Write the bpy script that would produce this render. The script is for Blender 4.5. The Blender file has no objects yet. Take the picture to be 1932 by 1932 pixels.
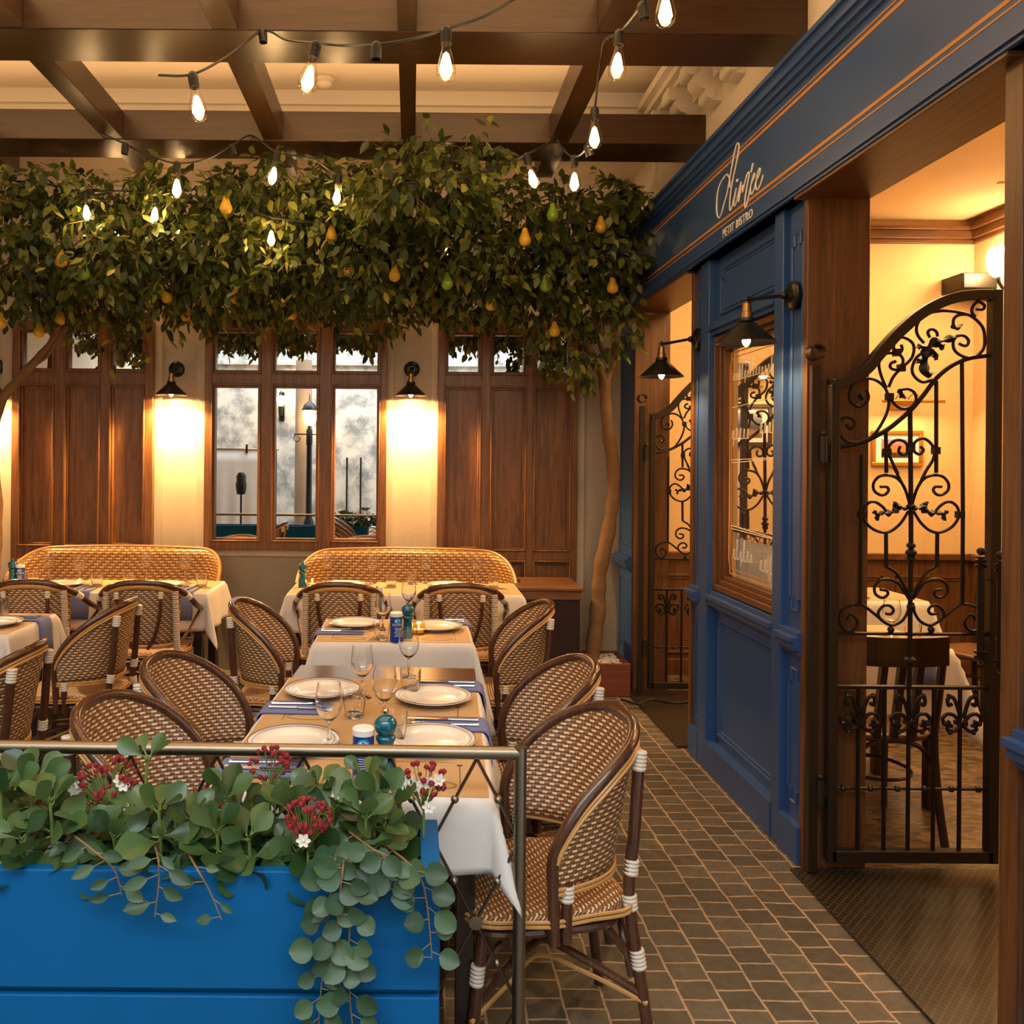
import bpy, math, random
from mathutils import Vector, Matrix, Euler
random.seed(7)
sc = bpy.context.scene
COL = sc.collection
PI = math.pi
# ------------------------------------------------------------------ camera
FPX, VX, VY, ROLL, CAMH = 1580.0, 777.0, 868.0, 0.0085, 1.6
cam = bpy.data.cameras.new('camera')
cam.sensor_width = 36.0
cam.lens = 36.0 * FPX / 1932.0
cam.shift_x = (966.0 - VX) / 1932.0
cam.shift_y = -(966.0 - VY) / 1932.0
cam.clip_start = 0.05
camo = bpy.data.objects.new('camera', cam)
COL.objects.link(camo)
camo.matrix_world = Matrix.Translation((0, 0, CAMH)) @ Matrix.Rotation(PI / 2, 4, 'X') @ Matrix.Rotation(ROLL, 4, 'Z')
sc.camera = camo
# ------------------------------------------------------------------ world, exposure, lights
world = bpy.data.worlds.new('world')
sc.world = world
world.use_nodes = True
bg = world.node_tree.nodes['Background']
bg.inputs[0].default_value = (0.80, 0.92, 1.0, 1)
bg.inputs[1].default_value = 1.3
sc.view_settings.view_transform = 'Standard'
sc.view_settings.look = 'None'
sc.view_settings.exposure = 0.68
sc.view_settings.gamma = 1.0
sc.view_settings.use_curve_mapping = False
sc.cycles.max_bounces = 12
sc.cycles.transmission_bounces = 12
sc.cycles.transparent_max_bounces = 24
sc.cycles.sample_clamp_indirect = 4.0
sc.cycles.caustics_reflective = False
sc.cycles.caustics_refractive = False
WARM = (1.0, 0.59, 0.255)

def area(name, loc, rot, sx, sy, watts, col):
    l = bpy.data.lights.new(name, 'AREA')
    l.shape = 'RECTANGLE'; l.size = sx; l.size_y = sy; l.energy = watts; l.color = col
    o = bpy.data.objects.new(name, l); COL.objects.link(o)
    o.location = loc; o.rotation_euler = rot
    return o

def point(name, loc, watts, col=WARM, r=0.03, parent=None):
    l = bpy.data.lights.new(name, 'POINT')
    l.energy = watts; l.color = col; l.shadow_soft_size = r
    o = bpy.data.objects.new(name, l); COL.objects.link(o)
    o.location = loc
    if parent: o.parent = parent
    return o

def spot(name, loc, rot, watts, ang, blend=0.6, col=WARM, r=0.03, parent=None):
    l = bpy.data.lights.new(name, 'SPOT')
    l.energy = watts; l.color = col; l.shadow_soft_size = r; l.spot_size = ang; l.spot_blend = blend
    o = bpy.data.objects.new(name, l); COL.objects.link(o)
    o.location = loc; o.rotation_euler = rot
    if parent: o.parent = parent
    return o
# unseen fills added in dining court and bistro; daylight of the open rear court
area('court_fill', (-1.2, 2.2, 3.92), (0, 0, 0), 4.5, 3.6, 95, WARM)  # added overhead fill, no lamp hangs here
for yb_ in (2.62, 3.84, 5.06):
    area('beam_top_fill', (-1.6, yb_ - 0.17, 3.60), (PI, 0, 0), 5.6, 0.16, 13, WARM)  # added uplights, unseen, that brighten the court ceiling
area('bistro_fill', (3.0, 4.4, 3.38), (0, 0, 0), 1.6, 2.6, 80, (1.0, 0.64, 0.28))  # added fill in place of unseen indoor lamps
area('courtyard_skylight', (-0.6, -1.7, 4.9), (0, 0, 0), 6.0, 2.2, 215, (0.85, 0.93, 1.0))

# ------------------------------------------------------------------ helpers
def P(px, py, d):
    """world point seen at photo pixel (px, py), d metres in front of the camera"""
    cx = (px - VX) / FPX; cy = (VY - py) / FPX
    c, s = math.cos(ROLL), math.sin(ROLL)
    return Vector(((cx * c - cy * s) * d, d, CAMH + (cx * s + cy * c) * d))

def PX(px, py, X):
    """same, on the plane x = X"""
    v = P(px, py, 1.0)
    d = X / v.x
    return P(px, py, d)

def PZ(px, py, z):
    v = P(px, py, 1.0)
    d = (z - CAMH) / (v.z - CAMH)
    return P(px, py, d)

def spline(pts, n=6, closed=False):
    pts = [Vector(p) for p in pts]
    out = []
    N = len(pts)
    segs = N if closed else N - 1
    for i in range(segs):
        if closed:
            p0, p1, p2, p3 = pts[(i - 1) % N], pts[i], pts[(i + 1) % N], pts[(i + 2) % N]
        else:
            p1, p2 = pts[i], pts[i + 1]
            p0 = pts[i - 1] if i > 0 else p1 * 2 - p2
            p3 = pts[i + 2] if i + 2 < N else p2 * 2 - p1
        for k in range(n):
            t = k / n
            out.append(0.5 * ((2 * p1) + (p2 - p0) * t + (2 * p0 - 5 * p1 + 4 * p2 - p3) * t * t + (3 * p1 - p0 - 3 * p2 + p3) * t ** 3))
    if not closed: out.append(pts[-1])
    return out

class MB:
    def __init__(s):
        s.v = []; s.f = []; s.uv = {}; s.fm = []
    def face(s, idx, m=0, uv=None):
        if uv: s.uv[len(s.f)] = uv
        s.f.append(tuple(idx)); s.fm.append(m)
    def box(s, x0, x1, y0, y1, z0, z1, m=0, mat=None):
        b = len(s.v)
        vs = [Vector((x, y, z)) for z in (z0, z1) for y in (y0, y1) for x in (x0, x1)]
        if mat: vs = [mat @ v for v in vs]
        s.v += vs
        for q in ((0, 2, 3, 1), (4, 5, 7, 6), (0, 1, 5, 4), (2, 6, 7, 3), (0, 4, 6, 2), (1, 3, 7, 5)):
            s.face([b + i for i in q], m)
        return s
    def tube(s, path, r, n=8, closed=False, m=0, flat=1.0):
        path = [Vector(p) for p in path]
        N = len(path)
        rs = r if isinstance(r, (list, tuple)) else [r] * N
        b = len(s.v)
        up = None
        for i, p in enumerate(path):
            if closed: t = path[(i + 1) % N] - path[i - 1]
            else: t = path[min(i + 1, N - 1)] - path[max(i - 1, 0)]
            if t.length < 1e-9: t = Vector((0, 0, 1))
            t.normalize()
            if up is None:
                a = Vector((0, 0, 1)) if abs(t.z) < 0.9 else Vector((1, 0, 0))
                up = (a - t * a.dot(t)).normalized()
            else:
                up = up - t * up.dot(t)
                if up.length < 1e-6:
                    a = Vector((0, 0, 1)) if abs(t.z) < 0.9 else Vector((1, 0, 0))
                    up = a - t * a.dot(t)
                up.normalize()
            w = t.cross(up)
            for k in range(n):
                a = 2 * PI * k / n
                s.v.append(p + up * (math.cos(a) * rs[i]) + w * (math.sin(a) * rs[i] * flat))
        for i in range(N if closed else N - 1):
            j = (i + 1) % N
            for k in range(n):
                k2 = (k + 1) % n
                s.face((b + i * n + k, b + i * n + k2, b + j * n + k2, b + j * n + k), m)
        if not closed:
            s.face([b + k for k in range(n)][::-1], m)
            s.face([b + (N - 1) * n + k for k in range(n)], m)
        return s
    def lathe(s, prof, n=20, m=0, at=(0, 0, 0), mat=None, mfun=None):
        b = len(s.v); at = Vector(at)
        M = len(prof)
        for (r, z) in prof:
            for k in range(n):
                a = 2 * PI * k / n
                v = Vector((r * math.cos(a), r * math.sin(a), z))
                s.v.append((mat @ v if mat else v) + at)
        for i in range(M - 1):
            for k in range(n):
                k2 = (k + 1) % n
                s.face((b + i * n + k, b + i * n + k2, b + (i + 1) * n + k2, b + (i + 1) * n + k), mfun(i) if mfun else m)
        if prof[0][0] > 1e-5: s.face([b + k for k in range(n)][::-1], mfun(0) if mfun else m)
        if prof[-1][0] > 1e-5: s.face([b + (M - 1) * n + k for k in range(n)], mfun(M - 2) if mfun else m)
        return s
    def ball(s, c, r, n=8, m=0, sz=1.0):
        k = max(4, n // 2)
        s.lathe([(max(r * math.sin(PI * i / k), 1e-6), -r * math.cos(PI * i / k) * sz) for i in range(k + 1)], n, m, c)
        return s
    def grid(s, rows, m=0, closed_u=False, uvs=None):
        b = len(s.v); R = len(rows); C = len(rows[0])
        for r in rows: s.v += [Vector(p) for p in r]
        for i in range(R - 1):
            for j in range(C if closed_u else C - 1):
                j2 = (j + 1) % C
                u = [uvs[i][j], uvs[i][j2], uvs[i + 1][j2], uvs[i + 1][j]] if uvs else None
                s.face((b + i * C + j, b + i * C + j2, b + (i + 1) * C + j2, b + (i + 1) * C + j), m, u)
        return s
    def extrude_poly(s, pts, d, m=0):
        """closed polygon pts (3D), extruded by vector d"""
        b = len(s.v); n = len(pts); d = Vector(d)
        s.v += [Vector(p) for p in pts] + [Vector(p) + d for p in pts]
        s.face(range(b, b + n)[::-1], m); s.face(range(b + n, b + 2 * n), m)
        for i in range(n):
            j = (i + 1) % n
            s.face((b + i, b + j, b + n + j, b + n + i), m)
        return s
    def build(s, name, mat, parent=None, smooth=True, bevel=0.0, solid=0.0, subd=0, angle=0.7):
        me = bpy.data.meshes.new(name)
        me.from_pydata([tuple(v) for v in s.v], [], s.f)
        mats = mat if isinstance(mat, (list, tuple)) else [mat]
        for mm in mats: me.materials.append(mm)
        if len(mats) > 1: me.polygons.foreach_set('material_index', s.fm)
        if s.uv:
            uvl = me.uv_layers.new(name='UVMap')
            for fi, uv in s.uv.items():
                p = me.polygons[fi]
                for li, c in zip(p.loop_indices, uv): uvl.data[li].uv = c
        if smooth:
            me.polygons.foreach_set('use_smooth', [True] * len(me.polygons))
            me.set_sharp_from_angle(angle=angle)
        me.update()
        o = bpy.data.objects.new(name, me)
        COL.objects.link(o)
        if parent: o.parent = parent
        if solid:
            md = o.modifiers.new('thickness', 'SOLIDIFY'); md.thickness = solid; md.offset = 0
        if bevel:
            md = o.modifiers.new('edge', 'BEVEL'); md.width = bevel; md.segments = 2; md.limit_method = 'ANGLE'; md.angle_limit = 0.8
        if subd:
            md = o.modifiers.new('smooth', 'SUBSURF'); md.levels = subd; md.render_levels = subd
        return o

def thing(name, label, cat, loc=(0, 0, 0), rz=0, group=None):
    o = bpy.data.objects.new(name, None); COL.objects.link(o)
    o.empty_display_size = 0.1
    o.location = loc; o.rotation_euler = (0, 0, rz)
    o['label'] = label; o['category'] = cat
    if group: o['group'] = group
    return o

def tag(o, label, cat, group=None, kind=None):
    o['label'] = label; o['category'] = cat
    if group: o['group'] = group
    if kind: o['kind'] = kind
    return o

def struct(o, label=None, cat=None):
    o['kind'] = 'structure'
    if label: o['label'] = label
    if cat: o['category'] = cat
    return o

def place(o, loc, rz=0):
    o.location = loc; o.rotation_euler = (0, 0, rz); return o

def kids(o): return [c for c in o.children]

def dup(root, loc, rz=0, label=None, group=None, scale=None):
    r = root.copy(); COL.objects.link(r)
    r.location = loc; r.rotation_euler = (0, 0, rz)
    if label: r['label'] = label
    if group: r['group'] = group
    if scale: r.scale = scale
    for ch in kids(root):
        c = ch.copy(); COL.objects.link(c); c.parent = r
        for g in kids(ch):
            d = g.copy(); COL.objects.link(d); d.parent = c
    return r

# ------------------------------------------------------------------ materials
def mat(name):
    m = bpy.data.materials.new(name); m.use_nodes = True
    return m, m.node_tree, m.node_tree.nodes['Principled BSDF']

def N(nt, t, **kw):
    n = nt.nodes.new(t)
    for k, v in kw.items():
        if k.startswith('_'): setattr(n, k[1:], v)
    return n

def simple(name, col, rough=0.5, metal=0.0, bump=0.0, bscale=60.0, var=0.0, vscale=6.0, coat=0.0, spec=None):
    m, nt, b = mat(name)
    b.inputs['Base Color'].default_value = (*col, 1)
    b.inputs['Roughness'].default_value = rough
    b.inputs['Metallic'].default_value = metal
    if coat: b.inputs['Coat Weight'].default_value = coat; b.inputs['Coat Roughness'].default_value = 0.12
    if spec is not None: b.inputs['Specular IOR Level'].default_value = spec
    tc = nt.nodes.new('ShaderNodeTexCoord')
    if var:
        no = nt.nodes.new('ShaderNodeTexNoise'); no.inputs['Scale'].default_value = vscale; no.inputs['Detail'].default_value = 6
        nt.links.new(tc.outputs['Object'], no.inputs['Vector'])
        mx = nt.nodes.new('ShaderNodeMix'); mx.data_type = 'RGBA'
        nt.links.new(no.outputs['Fac'], mx.inputs['Factor'])
        mx.inputs['A'].default_value = (*[c * (1 - var) for c in col], 1)
        mx.inputs['B'].default_value = (*[min(1, c * (1 + var)) for c in col], 1)
        nt.links.new(mx.outputs['Result'], b.inputs['Base Color'])
    if bump:
        n2 = nt.nodes.new('ShaderNodeTexNoise'); n2.inputs['Scale'].default_value = bscale; n2.inputs['Detail'].default_value = 4
        nt.links.new(tc.outputs['Object'], n2.inputs['Vector'])
        bp = nt.nodes.new('ShaderNodeBump'); bp.inputs['Strength'].default_value = bump; bp.inputs['Distance'].default_value = 0.004
        nt.links.new(n2.outputs['Fac'], bp.inputs['Height'])
        nt.links.new(bp.outputs['Normal'], b.inputs['Normal'])
    return m

def wood(name, c1, c2, axis='z', rough=0.42, scale=1.0, coat=0.0):
    m, nt, b = mat(name)
    tc = nt.nodes.new('ShaderNodeTexCoord')
    mp = nt.nodes.new('ShaderNodeMapping')
    sc3 = {'z': (22, 22, 1.3), 'x': (1.3, 22, 22), 'y': (22, 1.3, 22)}[axis]
    mp.inputs['Scale'].default_value = [q * scale for q in sc3]
    nt.links.new(tc.outputs['Object'], mp.inputs['Vector'])
    no = nt.nodes.new('ShaderNodeTexNoise'); no.inputs['Scale'].default_value = 1.6; no.inputs['Detail'].default_value = 8; no.inputs['Distortion'].default_value = 1.2
    nt.links.new(mp.outputs['Vector'], no.inputs['Vector'])
    n2 = nt.nodes.new('ShaderNodeTexNoise'); n2.inputs['Scale'].default_value = 7; n2.inputs['Detail'].default_value = 5
    nt.links.new(mp.outputs['Vector'], n2.inputs['Vector'])
    ad = nt.nodes.new('ShaderNodeMath'); ad.operation = 'MULTIPLY_ADD'
    nt.links.new(n2.outputs['Fac'], ad.inputs[0]); ad.inputs[1].default_value = 0.45
    nt.links.new(no.outputs['Fac'], ad.inputs[2])
    cr = nt.nodes.new('ShaderNodeValToRGB')
    cr.color_ramp.elements[0].position = 0.45; cr.color_ramp.elements[0].color = (*c1, 1)
    cr.color_ramp.elements[1].position = 0.95; cr.color_ramp.elements[1].color = (*c2, 1)
    nt.links.new(ad.outputs[0], cr.inputs['Fac'])
    nt.links.new(cr.outputs['Color'], b.inputs['Base Color'])
    b.inputs['Roughness'].default_value = rough
    if coat: b.inputs['Coat Weight'].default_value = coat; b.inputs['Coat Roughness'].default_value = 0.15
    bp = nt.nodes.new('ShaderNodeBump'); bp.inputs['Strength'].default_value = 0.12; bp.inputs['Distance'].default_value = 0.003
    nt.links.new(ad.outputs[0], bp.inputs['Height']); nt.links.new(bp.outputs['Normal'], b.inputs['Normal'])
    return m

def weave(name, brown, dark, light, per=0.034, row=0.0125, mirror=True):
    """twill of pale dashes over brown cane, from the UVs in metres"""
    m, nt, b = mat(name)
    L = nt.links.new
    def MT(op, a, bb=None, c=None):
        n = nt.nodes.new('ShaderNodeMath'); n.operation = op
        for i, x in enumerate((a, bb, c)):
            if x is None: continue
            if isinstance(x, (int, float)): n.inputs[i].default_value = x
            else: L(x, n.inputs[i])
        return n.outputs[0]
    uvn = nt.nodes.new('ShaderNodeUVMap'); uvn.uv_map = 'UVMap'
    sp = nt.nodes.new('ShaderNodeSeparateXYZ'); L(uvn.outputs['UV'], sp.inputs[0])
    u = sp.outputs['X']
    if mirror: u = MT('ABSOLUTE', u)
    u = MT('DIVIDE', u, per); v = MT('DIVIDE', sp.outputs['Y'], row)
    r = MT('FLOOR', v); fv = MT('FRACT', v)
    t = MT('FRACT', MT('ADD', u, MT('MULTIPLY', r, 0.3333)))
    du = MT('MULTIPLY', MT('LESS_THAN', t, 0.54), MT('GREATER_THAN', t, 0.06))
    dv = MT('MULTIPLY', MT('GREATER_THAN', fv, 0.27), MT('LESS_THAN', fv, 0.73))
    dash = MT('MULTIPLY', du, dv)
    gap = MT('MAXIMUM', MT('LESS_THAN', fv, 0.10), MT('LESS_THAN', MT('FRACT', MT('MULTIPLY', MT('ADD', u, MT('MULTIPLY', r, 0.3333)), 3.0)), 0.14))
    no = nt.nodes.new('ShaderNodeTexNoise'); no.inputs['Scale'].default_value = 45
    L(uvn.outputs['UV'], no.inputs['Vector'])
    m0 = nt.nodes.new('ShaderNodeMix'); m0.data_type = 'RGBA'
    L(no.outputs['Fac'], m0.inputs['Factor']); m0.inputs['A'].default_value = (*[q * 0.8 for q in brown], 1); m0.inputs['B'].default_value = (*[q * 1.2 for q in brown], 1)
    m1 = nt.nodes.new('ShaderNodeMix'); m1.data_type = 'RGBA'
    L(gap, m1.inputs['Factor']); L(m0.outputs['Result'], m1.inputs['A']); m1.inputs['B'].default_value = (*dark, 1)
    m2 = nt.nodes.new('ShaderNodeMix'); m2.data_type = 'RGBA'
    L(dash, m2.inputs['Factor']); L(m1.outputs['Result'], m2.inputs['A']); m2.inputs['B'].default_value = (*light, 1)
    L(m2.outputs['Result'], b.inputs['Base Color'])
    b.inputs['Roughness'].default_value = 0.42
    h = MT('SUBTRACT', MT('MULTIPLY', MT('SINE', MT('MULTIPLY', fv, PI)), MT('ADD', 0.7, MT('MULTIPLY', dash, 0.6))), MT('MULTIPLY', gap, 0.5))
    bp = nt.nodes.new('ShaderNodeBump'); bp.inputs['Strength'].default_value = 0.7; bp.inputs['Distance'].default_value = 0.004
    L(h, bp.inputs['Height']); L(bp.outputs['Normal'], b.inputs['Normal'])
    return m

def leafmat(name, cols, rough=0.35, trans=0.35, seed_scale=1.0):
    m, nt, b = mat(name)
    g = nt.nodes.new('ShaderNodeNewGeometry')
    cr = nt.nodes.new('ShaderNodeValToRGB')
    el = cr.color_ramp.elements
    el[0].position = cols[0][0]; el[0].color = (*cols[0][1], 1)
    el[1].position = cols[-1][0]; el[1].color = (*cols[-1][1], 1)
    for p, c in cols[1:-1]:
        e = el.new(p); e.color = (*c, 1)
    nt.links.new(g.outputs['Random Per Island'], cr.inputs['Fac'])
    nt.links.new(cr.outputs['Color'], b.inputs['Base Color'])
    b.inputs['Roughness'].default_value = rough
    tr = nt.nodes.new('ShaderNodeBsdfTranslucent'); nt.links.new(cr.outputs['Color'], tr.inputs['Color'])
    mx = nt.nodes.new('ShaderNodeMixShader'); mx.inputs[0].default_value = trans
    nt.links.new(b.outputs[0], mx.inputs[1]); nt.links.new(tr.outputs[0], mx.inputs[2])
    nt.links.new(mx.outputs[0], nt.nodes['Material Output'].inputs['Surface'])
    return m

def emit(name, col, s):
    m, nt, b = mat(name)
    b.inputs['Base Color'].default_value = (*col, 1)
    b.inputs['Emission Color'].default_value = (*col, 1); b.inputs['Emission Strength'].default_value = s
    return m

def thinglass(name, tint=(1, 1, 1), ior=1.45, rough=0.0, boost=1.0, edge=1.0):
    m, nt, b = mat(name)
    nt.nodes.remove(b)
    def MT(op, a_, b_=None):
        n = nt.nodes.new('ShaderNodeMath'); n.operation = op
        for i, x in enumerate((a_, b_)):
            if x is None: continue
            if isinstance(x, (int, float)): n.inputs[i].default_value = x
            else: nt.links.new(x, n.inputs[i])
        return n.outputs[0]
    ge = nt.nodes.new('ShaderNodeNewGeometry'); dp = nt.nodes.new('ShaderNodeVectorMath'); dp.operation = 'DOT_PRODUCT'
    nt.links.new(ge.outputs['Normal'], dp.inputs[0]); nt.links.new(ge.outputs['Incoming'], dp.inputs[1])
    f0 = ((ior - 1) / (ior + 1)) ** 2
    g_ = MT('POWER', MT('SUBTRACT', 1.0, MT('ABSOLUTE', dp.outputs['Value'])), 4.0)
    mu = nt.nodes.new('ShaderNodeMath'); mu.operation = 'MULTIPLY'; mu.inputs[1].default_value = boost; mu.use_clamp = True
    nt.links.new(MT('ADD', MT('MULTIPLY', g_, 0.75), f0), mu.inputs[0])
    tr = nt.nodes.new('ShaderNodeBsdfTransparent'); tr.inputs['Color'].default_value = (*tint, 1)
    tcx = nt.nodes.new('ShaderNodeMix'); tcx.data_type = 'RGBA'; tcx.inputs['A'].default_value = (*tint, 1); tcx.inputs['B'].default_value = (*[q * edge for q in tint], 1)
    nt.links.new(g_, tcx.inputs['Factor']); nt.links.new(tcx.outputs['Result'], tr.inputs['Color'])
    gl = nt.nodes.new('ShaderNodeBsdfGlossy'); gl.inputs['Roughness'].default_value = rough
    mx = nt.nodes.new('ShaderNodeMixShader')
    nt.links.new(mu.outputs[0], mx.inputs[0]); nt.links.new(tr.outputs[0], mx.inputs[1]); nt.links.new(gl.outputs[0], mx.inputs[2])
    nt.links.new(mx.outputs[0], nt.nodes['Material Output'].inputs['Surface'])
    return m

def glassmat(name, ior=1.45, col=(1, 1, 1)):
    m, nt, b = mat(name)
    b.inputs['Base Color'].default_value = (*col, 1)
    b.inputs['Transmission Weight'].default_value = 1.0; b.inputs['Roughness'].default_value = 0.0; b.inputs['IOR'].default_value = ior
    return m

def plaster(name, c, c2, blotch=1.4, bump=0.25, lo=0.45, hi=0.9):
    m, nt, b = mat(name)
    tc = nt.nodes.new('ShaderNodeTexCoord')
    n1 = nt.nodes.new('ShaderNodeTexNoise'); n1.inputs['Scale'].default_value = blotch; n1.inputs['Detail'].default_value = 9; n1.inputs['Roughness'].default_value = 0.65
    n2 = nt.nodes.new('ShaderNodeTexNoise'); n2.inputs['Scale'].default_value = 70; n2.inputs['Detail'].default_value = 4
    for n in (n1, n2): nt.links.new(tc.outputs['Object'], n.inputs['Vector'])
    ad = nt.nodes.new('ShaderNodeMath'); ad.operation = 'MULTIPLY_ADD'; ad.inputs[1].default_value = 0.35
    nt.links.new(n2.outputs['Fac'], ad.inputs[0]); nt.links.new(n1.outputs['Fac'], ad.inputs[2])
    cr = nt.nodes.new('ShaderNodeValToRGB')
    cr.color_ramp.elements[0].position = lo; cr.color_ramp.elements[0].color = (*c2, 1)
    cr.color_ramp.elements[1].position = hi; cr.color_ramp.elements[1].color = (*c, 1)
    nt.links.new(ad.outputs[0], cr.inputs['Fac']); nt.links.new(cr.outputs['Color'], b.inputs['Base Color'])
    b.inputs['Roughness'].default_value = 0.85
    bp = nt.nodes.new('ShaderNodeBump'); bp.inputs['Strength'].default_value = bump; bp.inputs['Distance'].default_value = 0.003
    nt.links.new(n2.outputs['Fac'], bp.inputs['Height']); nt.links.new(bp.outputs['Normal'], b.inputs['Normal'])
    return m

def brickmat(name):
    m, nt, b = mat(name)
    L = nt.links.new
    tc = nt.nodes.new('ShaderNodeTexCoord')
    mp = nt.nodes.new('ShaderNodeMapping'); mp.inputs['Rotation'].default_value = (0, 0, PI / 2)
    L(tc.outputs['Object'], mp.inputs['Vector'])
    # wobble, so that the joints are hand laid
    nw = nt.nodes.new('ShaderNodeTexNoise'); nw.inputs['Scale'].default_value = 9
    L(tc.outputs['Object'], nw.inputs['Vector'])
    wb = nt.nodes.new('ShaderNodeVectorMath'); wb.operation = 'MULTIPLY_ADD'; wb.inputs[1].default_value = (0.018, 0.018, 0)
    L(nw.outputs['Color'], wb.inputs[0]); L(mp.outputs['Vector'], wb.inputs[2])
    br = nt.nodes.new('ShaderNodeTexBrick')
    br.inputs['Scale'].default_value = 1.0; br.inputs['Brick Width'].default_value = 0.092; br.inputs['Row Height'].default_value = 0.118
    br.inputs['Mortar Size'].default_value = 0.0045; br.inputs['Mortar Smooth'].default_value = 0.25; br.inputs['Bias'].default_value = -0.1
    br.inputs['Color1'].default_value = (0.056, 0.046, 0.034, 1); br.inputs['Color2'].default_value = (0.100, 0.083, 0.062, 1)
    br.inputs['Mortar'].default_value = (0.32, 0.23, 0.15, 1)
    L(wb.outputs[0], br.inputs['Vector'])
    no = nt.nodes.new('ShaderNodeTexNoise'); no.inputs['Scale'].default_value = 26; no.inputs['Detail'].default_value = 8; no.inputs['Distortion'].default_value = 1.0
    L(tc.outputs['Object'], no.inputs['Vector'])
    hs = nt.nodes.new('ShaderNodeMix'); hs.data_type = 'RGBA'; hs.blend_type = 'OVERLAY'; hs.inputs['Factor'].default_value = 0.55
    L(br.outputs['Color'], hs.inputs['A']); L(no.outputs['Fac'], hs.inputs['B'])
    L(hs.outputs['Result'], b.inputs['Base Color'])
    b.inputs['Roughness'].default_value = 0.55
    ad = nt.nodes.new('ShaderNodeMath'); ad.operation = 'MULTIPLY_ADD'; ad.inputs[1].default_value = -1.0
    L(br.outputs['Fac'], ad.inputs[0])
    m3 = nt.nodes.new('ShaderNodeMath'); m3.operation = 'MULTIPLY'; m3.inputs[1].default_value = 0.6; L(no.outputs['Fac'], m3.inputs[0]); L(m3.outputs[0], ad.inputs[2])
    bp = nt.nodes.new('ShaderNodeBump'); bp.inputs['Strength'].default_value = 0.5; bp.inputs['Distance'].default_value = 0.006
    L(ad.outputs[0], bp.inputs['Height']); L(bp.outputs['Normal'], b.inputs['Normal'])
    return m

def mosaic(name, c1, c2, c3, sx, sy):
    m, nt, b = mat(name)
    L = nt.links.new
    tc = nt.nodes.new('ShaderNodeTexCoord')
    br = nt.nodes.new('ShaderNodeTexBrick'); br.inputs['Scale'].default_value = 1
    br.inputs['Brick Width'].default_value = sx; br.inputs['Row Height'].default_value = sy; br.inputs['Mortar Size'].default_value = 0.0018; br.offset = 0.3
    br.inputs['Color1'].default_value = (*c1, 1); br.inputs['Color2'].default_value = (*c2, 1); br.inputs['Mortar'].default_value = (*c3, 1)
    L(tc.outputs['Object'], br.inputs['Vector']); L(br.outputs['Color'], b.inputs['Base Color'])
    b.inputs['Roughness'].default_value = 0.4
    return m

M = {}
M['wood_z'] = wood('walnut_upright', (0.060, 0.023, 0.008), (0.165, 0.068, 0.023), 'z')
M['wood_x'] = wood('walnut_across', (0.060, 0.023, 0.008), (0.165, 0.068, 0.023), 'x')
M['wood_y'] = wood('walnut_along', (0.060, 0.023, 0.008), (0.165, 0.068, 0.023), 'y')
M['lit_panel_wood'] = wood('lit_panel_walnut', (0.095, 0.038, 0.013), (0.26, 0.112, 0.036), 'z', 0.36)  # walnut lightened for the sconce light falling on the joinery
M['beam_x'] = wood('beam_across', (0.026, 0.010, 0.004), (0.058, 0.024, 0.009), 'x', 0.32)
M['beam_y'] = wood('beam_along', (0.026, 0.010, 0.004), (0.058, 0.024, 0.009), 'y', 0.32)
M['table_wood'] = wood('dark_table_wood', (0.045, 0.020, 0.010), (0.13, 0.060, 0.028), 'x', 0.25, coat=0.3)
M['darkwood'] = wood('bentwood', (0.012, 0.005, 0.003), (0.030, 0.012, 0.006), 'z', 0.3, coat=0.2)
M['cane_dark'] = wood('dark_rattan', (0.035, 0.013, 0.007), (0.105, 0.040, 0.018), 'z', 0.22, 2.0, coat=0.4)
M['cane_light'] = simple('natural_cane', (0.52, 0.27, 0.085), 0.35, var=0.15, vscale=30)
M['binding'] = simple('white_binding', (0.66, 0.58, 0.47), 0.5, var=0.08, vscale=40)
def stripes(name, c1, c2, per):
    m, nt, b = mat(name); tc = nt.nodes.new('ShaderNodeTexCoord'); sp = nt.nodes.new('ShaderNodeSeparateXYZ'); nt.links.new(tc.outputs['Object'], sp.inputs[0])
    d_ = nt.nodes.new('ShaderNodeMath'); d_.operation = 'DIVIDE'; d_.inputs[1].default_value = per; nt.links.new(sp.outputs['Z'], d_.inputs[0])
    f_ = nt.nodes.new('ShaderNodeMath'); f_.operation = 'FRACT'; nt.links.new(d_.outputs[0], f_.inputs[0])
    l_ = nt.nodes.new('ShaderNodeMath'); l_.operation = 'LESS_THAN'; l_.inputs[1].default_value = 0.3; nt.links.new(f_.outputs[0], l_.inputs[0])
    mx = nt.nodes.new('ShaderNodeMix'); mx.data_type = 'RGBA'; nt.links.new(l_.outputs[0], mx.inputs['Factor'])
    mx.inputs['A'].default_value = (*c1, 1); mx.inputs['B'].default_value = (*c2, 1); nt.links.new(mx.outputs['Result'], b.inputs['Base Color']); b.inputs['Roughness'].default_value = 0.45
    return m
M['striped'] = stripes('wrapped_cane_stripes', (0.60, 0.50, 0.36), (0.22, 0.10, 0.035), 0.0135)
M['weave'] = weave('brown_white_weave', (0.30, 0.130, 0.036), (0.085, 0.032, 0.010), (0.78, 0.67, 0.53), 0.036, 0.0128)
M['weave_seat'] = weave('seat_weave', (0.28, 0.120, 0.034), (0.08, 0.030, 0.010), (0.66, 0.54, 0.38), 0.030, 0.012, False)
M['weave_gold'] = weave('honey_weave', (0.25, 0.115, 0.030), (0.08, 0.032, 0.010), (0.54, 0.34, 0.135), 0.060, 0.021)
M['plaster'] = plaster('warm_plaster', (0.56, 0.475, 0.36), (0.43, 0.36, 0.27))
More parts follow.
